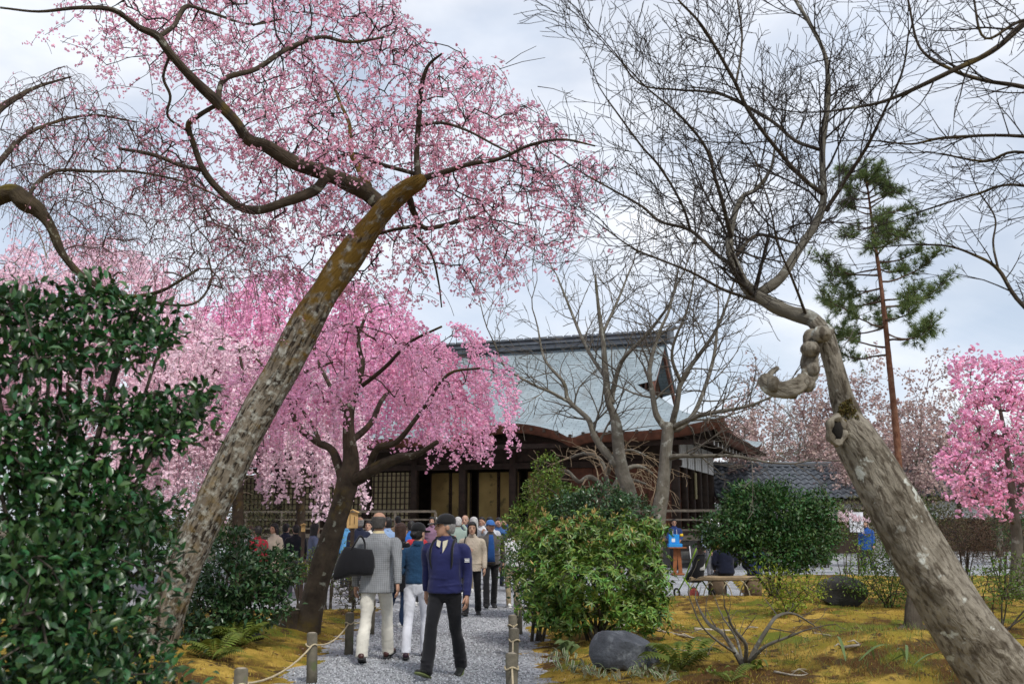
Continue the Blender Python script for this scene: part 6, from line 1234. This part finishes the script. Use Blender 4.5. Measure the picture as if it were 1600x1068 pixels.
# --- crowd on the courtyard gravel: label, head px, top-of-head py, depth, facing, top colour, hair, options
C_ = dict
crowd = [
 ('grey-haired visitor in pale green top photographing the temple', 716, 806, 22.5, 10, (.30, .38, .33), hair_w, C_(arms=(PHOTO_HI, PHOTO_HI))),
 ('bald visitor in navy shirt facing the weeping cherry', 727, 803, 25.0, 175, (.03, .04, .10), hair_g, C_(hairstyle='bald')),
 ('visitor with silver bob in grey coat watching the temple', 741, 806, 23.5, 20, (.22, .23, .25), hair_w, C_(hairstyle='bob')),
 ('visitor lifting a camera overhead in a white shirt', 753, 806, 26.0, 170, (.65, .66, .68), hair_b, C_(arms=(PHOTO_HI, PHOTO_HI))),
 ('man in white shirt raising a phone behind the blue cap', 766, 806, 23.8, 165, (.60, .62, .66), hair_b, C_(arms=(PHOTO, HANG))),
 ('visitor in blue denim shirt with one arm lifted near the bush', 779, 807, 25.5, 190, (.05, .12, .28), hair_b, C_(arms=(PHOTO_HI, PHOTO_HI))),
 ('visitor in white hooded jacket seen from behind beside the green bush', 800, 826, 19.5, 15, (.62, .63, .66), hair_b, C_(H=1.52)),
 ('visitor in bright blue jacket behind the denim jacket', 643, 812, 21.5, 15, (.03, .14, .45), hair_b, C_()),
 ('visitor in red sweater among the crowd by the cherry strands', 652, 820, 20.0, 30, (.38, .03, .04), hair_b, C_(H=1.55)),
 ('bald visitor in dark navy near the wooden notice box', 562, 806, 22.0, 10, (.02, .025, .05), hair_g, C_(hairstyle='bald')),
 ('visitor in white top behind the checked jacket', 577, 812, 23.0, 160, (.62, .60, .58), hair_b, C_()),
 ('tall visitor in light blue shirt behind the brown-haired woman', 606, 806, 20.5, 20, (.25, .36, .55), hair_b, C_(H=1.70)),
 ('visitor in black jacket just behind the navy windbreaker man', 697, 812, 21.0, 5, (.015, .015, .018), hair_b, C_()),
 ('visitor in teal coat deep in the crowd under the eave', 705, 805, 28.0, 10, (.06, .16, .17), hair_dg, C_()),
 ('visitor in mauve jacket deep in the crowd before the steps', 675, 806, 28.5, 185, (.25, .15, .22), hair_b, C_(hairstyle='bob')),
 ('visitor in tan coat before the temple steps', 622, 805, 29.0, 20, (.35, .25, .14), hair_b, C_(coat=.3)),
 ('visitor in charcoal coat standing by the lattice screens', 590, 806, 28.0, 350, (.04, .04, .045), hair_g, C_(coat=.3)),
 ('visitor in sky blue anorak at the left of the notice box', 541, 810, 25.0, 30, (.10, .30, .55), hair_b, C_()),
 ('woman in slate blue jacket and dark scarf holding up a phone', 490, 816, 21.5, -70, (.10, .12, .19), hair_b, C_(arms=(PHOTO, PHOTO), hairstyle='long')),
 ('visitor in black jacket beside the slate blue jacket woman', 463, 818, 22.5, 20, (.012, .013, .018), hair_b, C_()),
 ('visitor in dark navy coat left of the black jacket', 447, 816, 23.5, -20, (.02, .022, .04), hair_b, C_(coat=.3)),
 ('woman in cream coat standing by the mossy branch', 431, 816, 21.8, 140, (.55, .47, .36), hair_b, C_(coat=.3, hairstyle='bob')),
 ('visitor in dark red quilted vest half hidden by the low camellia', 404, 820, 21.0, 20, (.24, .018, .03), hair_b, C_()),
 ('small visitor in light grey behind the low camellia', 393, 822, 22.5, 160, (.45, .45, .47), hair_br, C_(H=1.5)),
]
pants = [cloth('black', (.012, .012, .014)), cloth('dark_navy', (.02, .025, .045)), cloth('khaki', (.28, .23, .15)), cloth('grey_trouser', (.12, .12, .13))]
for i, (lb, px, py, D, fc, col, hr, k) in enumerate(crowd):
    xy = P(px, 810, D); k = dict(k); H = k.pop('H', None) or float(np.clip(P(px, py, D)[2], 1.5, 1.78))
    person(lb, (xy[0], xy[1], 0), R(fc), H, ((rnd.uniform(0, 8), 4), (-rnd.uniform(0, 6), 5)), k.pop('arms', (HANG, HANG)), (rnd.uniform(-20, 20), rnd.uniform(-4, 8)), 2, m_skin if i % 3 else m_skin2, hr, cloth('crowd_%d' % i, col), pants[i % 4], sh_black if i % 2 else sh_white, k.pop('coat', .05), rnd.uniform(.94, 1.1), k.pop('hairstyle', 'short'), group=None, **k)
# --- staff and guests on the right
hap = cloth('indigo_happi', (.018, .035, .12))
p = person('smiling attendant in indigo happi coat with yellow armband behind the donation box', at(1055, 890), R(180), 1.66, ((2, 2), (-2, 2)), (LAP, LAP), (0, 0), 2, m_skin2, hair_b, hap, black, sh_black, .15, 1.05)
for sx in (1, -1): strap(p, 'lapel_band', [(sx * .07, .135, 1.05), (sx * .068, .138, 1.2), (sx * .062, .12, 1.36)], .016, mat('white_print', (.7, .7, .7), .8), .008)
a, b, c = p['A'][1]; V, F, _ = tube(np.array([a * .35 + b * .65, a * .05 + b * .95]), [.068, .064], 12); MB().add(p['fin'](p['up'](V)), F).build('armband', mat('yellow_band', (.65, .42, .02), .8), p['root'])
V, F = box((0, .10, .113), (.12, .02, .03)); gl = MB()
for sx in (1, -1): gl.add(*tube(np.array([(sx * .033 + .024 * math.cos(t), .10, .113 + .018 * math.sin(t)) for t in np.linspace(0, 6.283, 13)]), np.full(13, .004), 5)[:2])
MB().add(p['fin'](p['hp'](np.concatenate(gl.v))), gl.f).build('spectacles', m_dark, p['root'])
person('man in light grey suit and white cap by the veranda rail', (*P(1108, 810, 30)[:2], 0), R(200), 1.66, top=cloth('grey_suit', (.20, .24, .30)), bottom=pants[3], shoes=sh_black, hair=hair_b, cap=cloth('cap_white', (.7, .7, .7)), coat=.12)
person('visitor in white sun hat and ochre scarf half behind the rounded shrub', (*P(1124, 822, 28)[:2], 0), R(160), 1.55, top=cloth('ochre', (.36, .22, .05)), bottom=pants[1], shoes=sh_white, hair=hair_b, cap=cloth('cap_white', (.7, .7, .7)), hairstyle='bob')
pb = P(1135, 900, 21.6)
person('person in dark navy coat sitting on the log bench with back turned', (pb[0], pb[1], 0), R(8), 1.66, ((82, 80), (84, 82)), (LAP, LAP), (10, 8), 6, None, hair_b, cloth('midnight', (.010, .013, .03)), pants[0], sh_black, .02, 1.1, sit=True)
person('visitor in navy jacket seated at the far end of the log bench', (pb[0] + .62, pb[1] + .05, 0), R(-10), 1.62, ((82, 80), (84, 82)), (LAP, LAP), (-20, 8), 6, None, hair_b, cloth('navy_print', (.02, .03, .08)), pants[1], sh_white, .02, 1.0, 'bob', sit=True)
person('visitor in bright blue coat by the notice under the tiled roof', (*P(1352, 810, 33)[:2], 0), R(150), 1.62, top=cloth('bright_blue', (.02, .08, .30)), bottom=pants[1], shoes=sh_black, hair=hair_b, coat=.2)
# ------------------------------------------------------------------ rope fence along the path
m_post = mat('weathered_post', (.13, .115, .085), .9, .35, 8, .5, 30, extra=patches((.10, .12, .05), 5, .55, .68, 3, 5)); m_rope = mat('straw_rope', (.48, .40, .26), .9, .25, 40, .5, 120)
cutm = mat('post_top', (.30, .26, .20), .9, .3, 20, .3)
def post(x, y, label, group, h=.5):
    b = onground(x, y); b[2] = min(b[2], .03); o = thing('rope_post', label, 'post', b, rnd.uniform(0, 6), group); lx, ly = rnd.uniform(-.02, .02), rnd.uniform(-.02, .02)
    C = np.array([(0, 0, -.06), (lx * .3, ly * .3, h * .3), (lx, ly, h - .012), (lx, ly, h)]); V, F, at_ = tube(C, [.056, .054, .054, .046], 14, .03, 3); MB().add(V, F, 0).build('post_shaft', m_post, o)
    V, F = ell((lx, ly, h + .001), (.044, .044, .006), 12, 3); MB().add(V, F).build('cut_top', cutm, o)
    V, F, _ = tube(np.array([(lx + .058 * math.cos(t), ly + .058 * math.sin(t), h - .12 + .012 * math.sin(3 * t)) for t in np.linspace(0, 6.4, 20)]), np.full(20, .008), 6); MB().add(V, F).build('rope_loop', m_rope, o); return b
LX = [(-2.16, 6.2), (-2.15, 8.25), (-2.04, 10.6), (-2.02, 12.8), (-2.06, 15.0), (-2.1, 17.3)]; RX = [(.03, 6.9), (.0, 9.0), (.01, 11.0), (.02, 12.7), (.10, 15.0)]
for pts, lb, gp in ((LX, 'short weathered round post carrying rope on the leaning cherry side of the path', 'rope posts on the cherry side'), (RX, 'short weathered round post carrying rope on the pieris side of the path', 'rope posts on the pieris side')):
    bs = [post(x, y, lb, gp) for x, y in pts]; C = []
    for a, b in zip(bs[:-1], bs[1:]):
        for f in np.linspace(0, 1, 9)[:-1]: C.append(a * (1 - f) + b * f + np.array((0, 0, .385 - .12 * 4 * f * (1 - f) * .8)))
    C.append(bs[-1] + (0, 0, .385)); C = np.array(C); off = C[0].copy(); V, F, _ = tube(C, np.full(len(C), .009), 7); o = MB().add(V, F).build('rope', m_rope, None, off); o.location = Vector([float(c) for c in off])
    tag(o, 'sagging straw rope strung between posts on the ' + ('cherry' if pts is LX else 'pieris') + ' side', 'rope')
# ------------------------------------------------------------------ wooden notice boxes
m_pine = mat('new_pine', (.50, .32, .13), .7, .2, 5, .2, 40)
def notice(label, px, pytop, D, w, h, ptop, lettering=True):
    p = P(px, pytop, D); o = thing('notice_board', label, 'sign', (p[0], p[1], 0), R(rnd.uniform(-8, 8))); zt_ = p[2]; s = D / 1556
    w, h = w * s, h * s; MB().add(*box((0, .03, (zt_ - h) / 2), (.07, .07, zt_ - h))).build('post', m_wood, o, smooth=False)
    MB().add(*box((0, 0, zt_ - h * .55), (w, .04, h * .9), bev=.006)).build('board', m_pine, o, smooth=False)
    for sx in (1, -1): V, F = box((0, 0, 0), (w * .68, .14, .018), ry(sx * .42)); MB().add(V + (sx * w * .30, 0, zt_ - h * .05 + .004 * sx), F).build('roof_board', m_pine, o, smooth=False)
    if lettering:
        for c in range(2): MB().add(*box(((c - .5) * w * .4, -.0225, zt_ - h * .55), (w * .05, .004, h * (.55 - .12 * c)))).build('ink_column', m_wood, o, smooth=False)
notice('little roofed pine notice board on a dark post behind the checked jacket', 551, 797, 20.5, 17, 27, 0)
notice('narrow pine notice board among the visitors by the weeping cherry', 474, 818, 21.0, 6, 12, 0, False)
o = thing('poster_stand', 'white poster on a stand under the tiled roof by the azalea', 'sign', (*P(1338, 810, 31)[:2], 0)); MB().add(*box((0, .03, .85), (.05, .05, 1.7))).build('post', m_wood, o, smooth=False); MB().add(*box((0, 0, 1.55), (.42, .03, .6))).build('poster', mat('poster_paper', (.62, .64, .70), .8, .3, 7, 0), o, smooth=False)
# ------------------------------------------------------------------ donation table
tb = G(1059, 898); tbl = thing('donation_table', 'small brown wooden table before the attendant in indigo', 'table', (tb[0], tb[1], 0)); m_tb = mat('table_wood', (.24, .085, .03), .6, .3, 6, .2)
MB().add(*box((0, 0, .80), (.52, .42, .04), bev=.01)).build('table_top', m_tb, tbl, smooth=False)
for sx in (-.09, .09):
    V, F = bar((sx, 0, .0), (sx * .5, 0, .78), .11, .06); MB().add(V, F).build('leg', m_tb, tbl, smooth=False)
MB().add(*box((0, 0, .03), (.36, .34, .05), bev=.01)).build('foot', m_tb, tbl, smooth=False)
bx_ = thing('donation_box', 'bright blue box with white label on the wooden table', 'box', (tb[0] - .06, tb[1], .82)); m_blue = mat('blue_card', (.02, .25, .62), .6, .1)
MB().add(*box((0, 0, .05), (.40, .32, .10), bev=.006)).build('base', m_blue, bx_, smooth=False); MB().add(*box((-.02, .04, .235), (.30, .20, .27), bev=.006)).build('upper_box', m_blue, bx_, smooth=False)
MB().add(*box((-.05, -.062, .2), (.10, .006, .10))).build('label', m_white, bx_, smooth=False); MB().add(*box((-.06, -.062, .32), (.08, .006, .02))).build('slot', m_dark, bx_, smooth=False)
ch = thing('folding_chair', 'folding chair with white tube legs beside the donation table', 'chair', (tb[0] + .28, tb[1] + .35, 0)); m_tube = mat('white_tube', (.65, .65, .66), .4, .05)
MB().add(*box((0, 0, .45), (.4, .4, .03), bev=.01)).build('seat', m_dark, ch, smooth=False); MB().add(*box((0, .19, .78), (.4, .03, .2), bev=.01)).build('backrest', m_dark, ch, smooth=False)
for sx in (-.19, .19):
    for a, b in (((sx, -.22, 0), (sx, .2, .86)), ((sx * .94, .24, 0), (sx * .94, -.18, .44))): MB().add(*tube(np.array([a, b]), [.014, .014], 7)[:2]).build('leg', m_tube, ch)
# ------------------------------------------------------------------ log bench, hoops, stroller, backpack
bb = P(1132, 900, 21.5); be = thing('log_bench', 'long plank bench on cut log supports below the rounded shrub', 'bench', (bb[0], bb[1], 0), R(2)); m_log = mat('log_wood', (.30, .22, .13), .85, .3, 4, .4, 30)
MB().add(*box((0, 0, .42), (1.55, .42, .09), bev=.03)).build('seat', m_log, be, smooth=False)
for sx in (-.18, .58):
    V, F, _ = tube(np.array([(sx, -.05, 0), (sx, -.05, .2), (sx, -.05, .37)]), [.19, .18, .18], 16, .03, 2); MB().add(V, F).build('log_support', mat('log_bark', (.13, .09, .055), .9, .35, 6, .5, 30), be)
m_bam = mat('split_bamboo', (.46, .40, .26), .6, .2, 8, .2)
for i, (px, w_) in enumerate(((1098, 38), (1122, 42), (1150, 40), (1180, 42))):
    c = GT(px, 936); c_ = np.array([(-.30 * math.cos(t), 0, .42 * math.sin(t)) for t in np.linspace(0, math.pi, 16)]); V, F, _ = tube(c_, np.full(16, .013), 7); o = MB().add(V, F).build('bamboo_hoop', m_bam); o.location = Vector([float(q) for q in c]); tag(o, 'low split bamboo hoop edging the moss before the log bench', 'hoop fence', 'bamboo hoops before the bench')
sp = P(1098, 880, 21.0); stl = thing('stroller', 'black stroller with lime green frame parked left of the log bench', 'stroller', (sp[0] - .1, sp[1] + .45, 0), R(30)); m_lime = mat('lime_tube', (.25, .42, .05), .5, .1)
V, F = secs([(.34, .13, .16, .02), (.40, .16, .19, .02), (.5, .17, .16, -.04), (.62, .15, .09, -.12), (.82, .14, .06, -.19), (.92, .10, .04, -.22)], 16, 2.6); MB().add(V, F).build('seat_shell', black, stl)
for sx in (-.22, .22):
    MB().add(*tube(np.array([(sx, .30, .12), (sx, .05, .4), (sx, -.22, .85), (sx, -.36, 1.05)]), np.full(4, .016), 7)[:2]).build('frame_tube', m_lime, stl); MB().add(*tube(np.array([(sx, -.25, .12), (sx, .1, .45)]), [.016, .016], 7)[:2]).build('frame_tube', m_lime, stl)
    for y_ in (.32, -.28): V, F, _ = tube(np.array([(sx, y_ + .09 * math.cos(t), .11 + .09 * math.sin(t)) for t in np.linspace(0, 6.283, 15)]), np.full(15, .022), 7); MB().add(V, F).build('wheel', m_dark, stl)
MB().add(*tube(np.array([(-.22, -.36, 1.05), (.22, -.36, 1.05)]), [.018, .018], 8)[:2]).build('handle', black, stl); MB().add(*box((.05, -.20, .7), (.14, .03, .22), bev=.01)).build('white_pouch', m_white, stl)
bp = thing('backpack', 'coral and black bag resting on the gravel by the stroller', 'bag', (sp[0] - .2, sp[1], 0)); V, F = secs([(0, .08, .06, 0), (.03, .095, .075, 0), (.15, .09, .07, 0), (.22, .06, .05, 0), (.25, .03, .02, 0)], 14, 3); MB().add(V, F).build('bag_body', cloth('coral', (.55, .12, .09)), bp); MB().add(*tube(np.array([(-.03, 0, .24), (0, 0, .30), (.03, 0, .24)]), [.01] * 3, 6)[:2]).build('handle', black, bp)
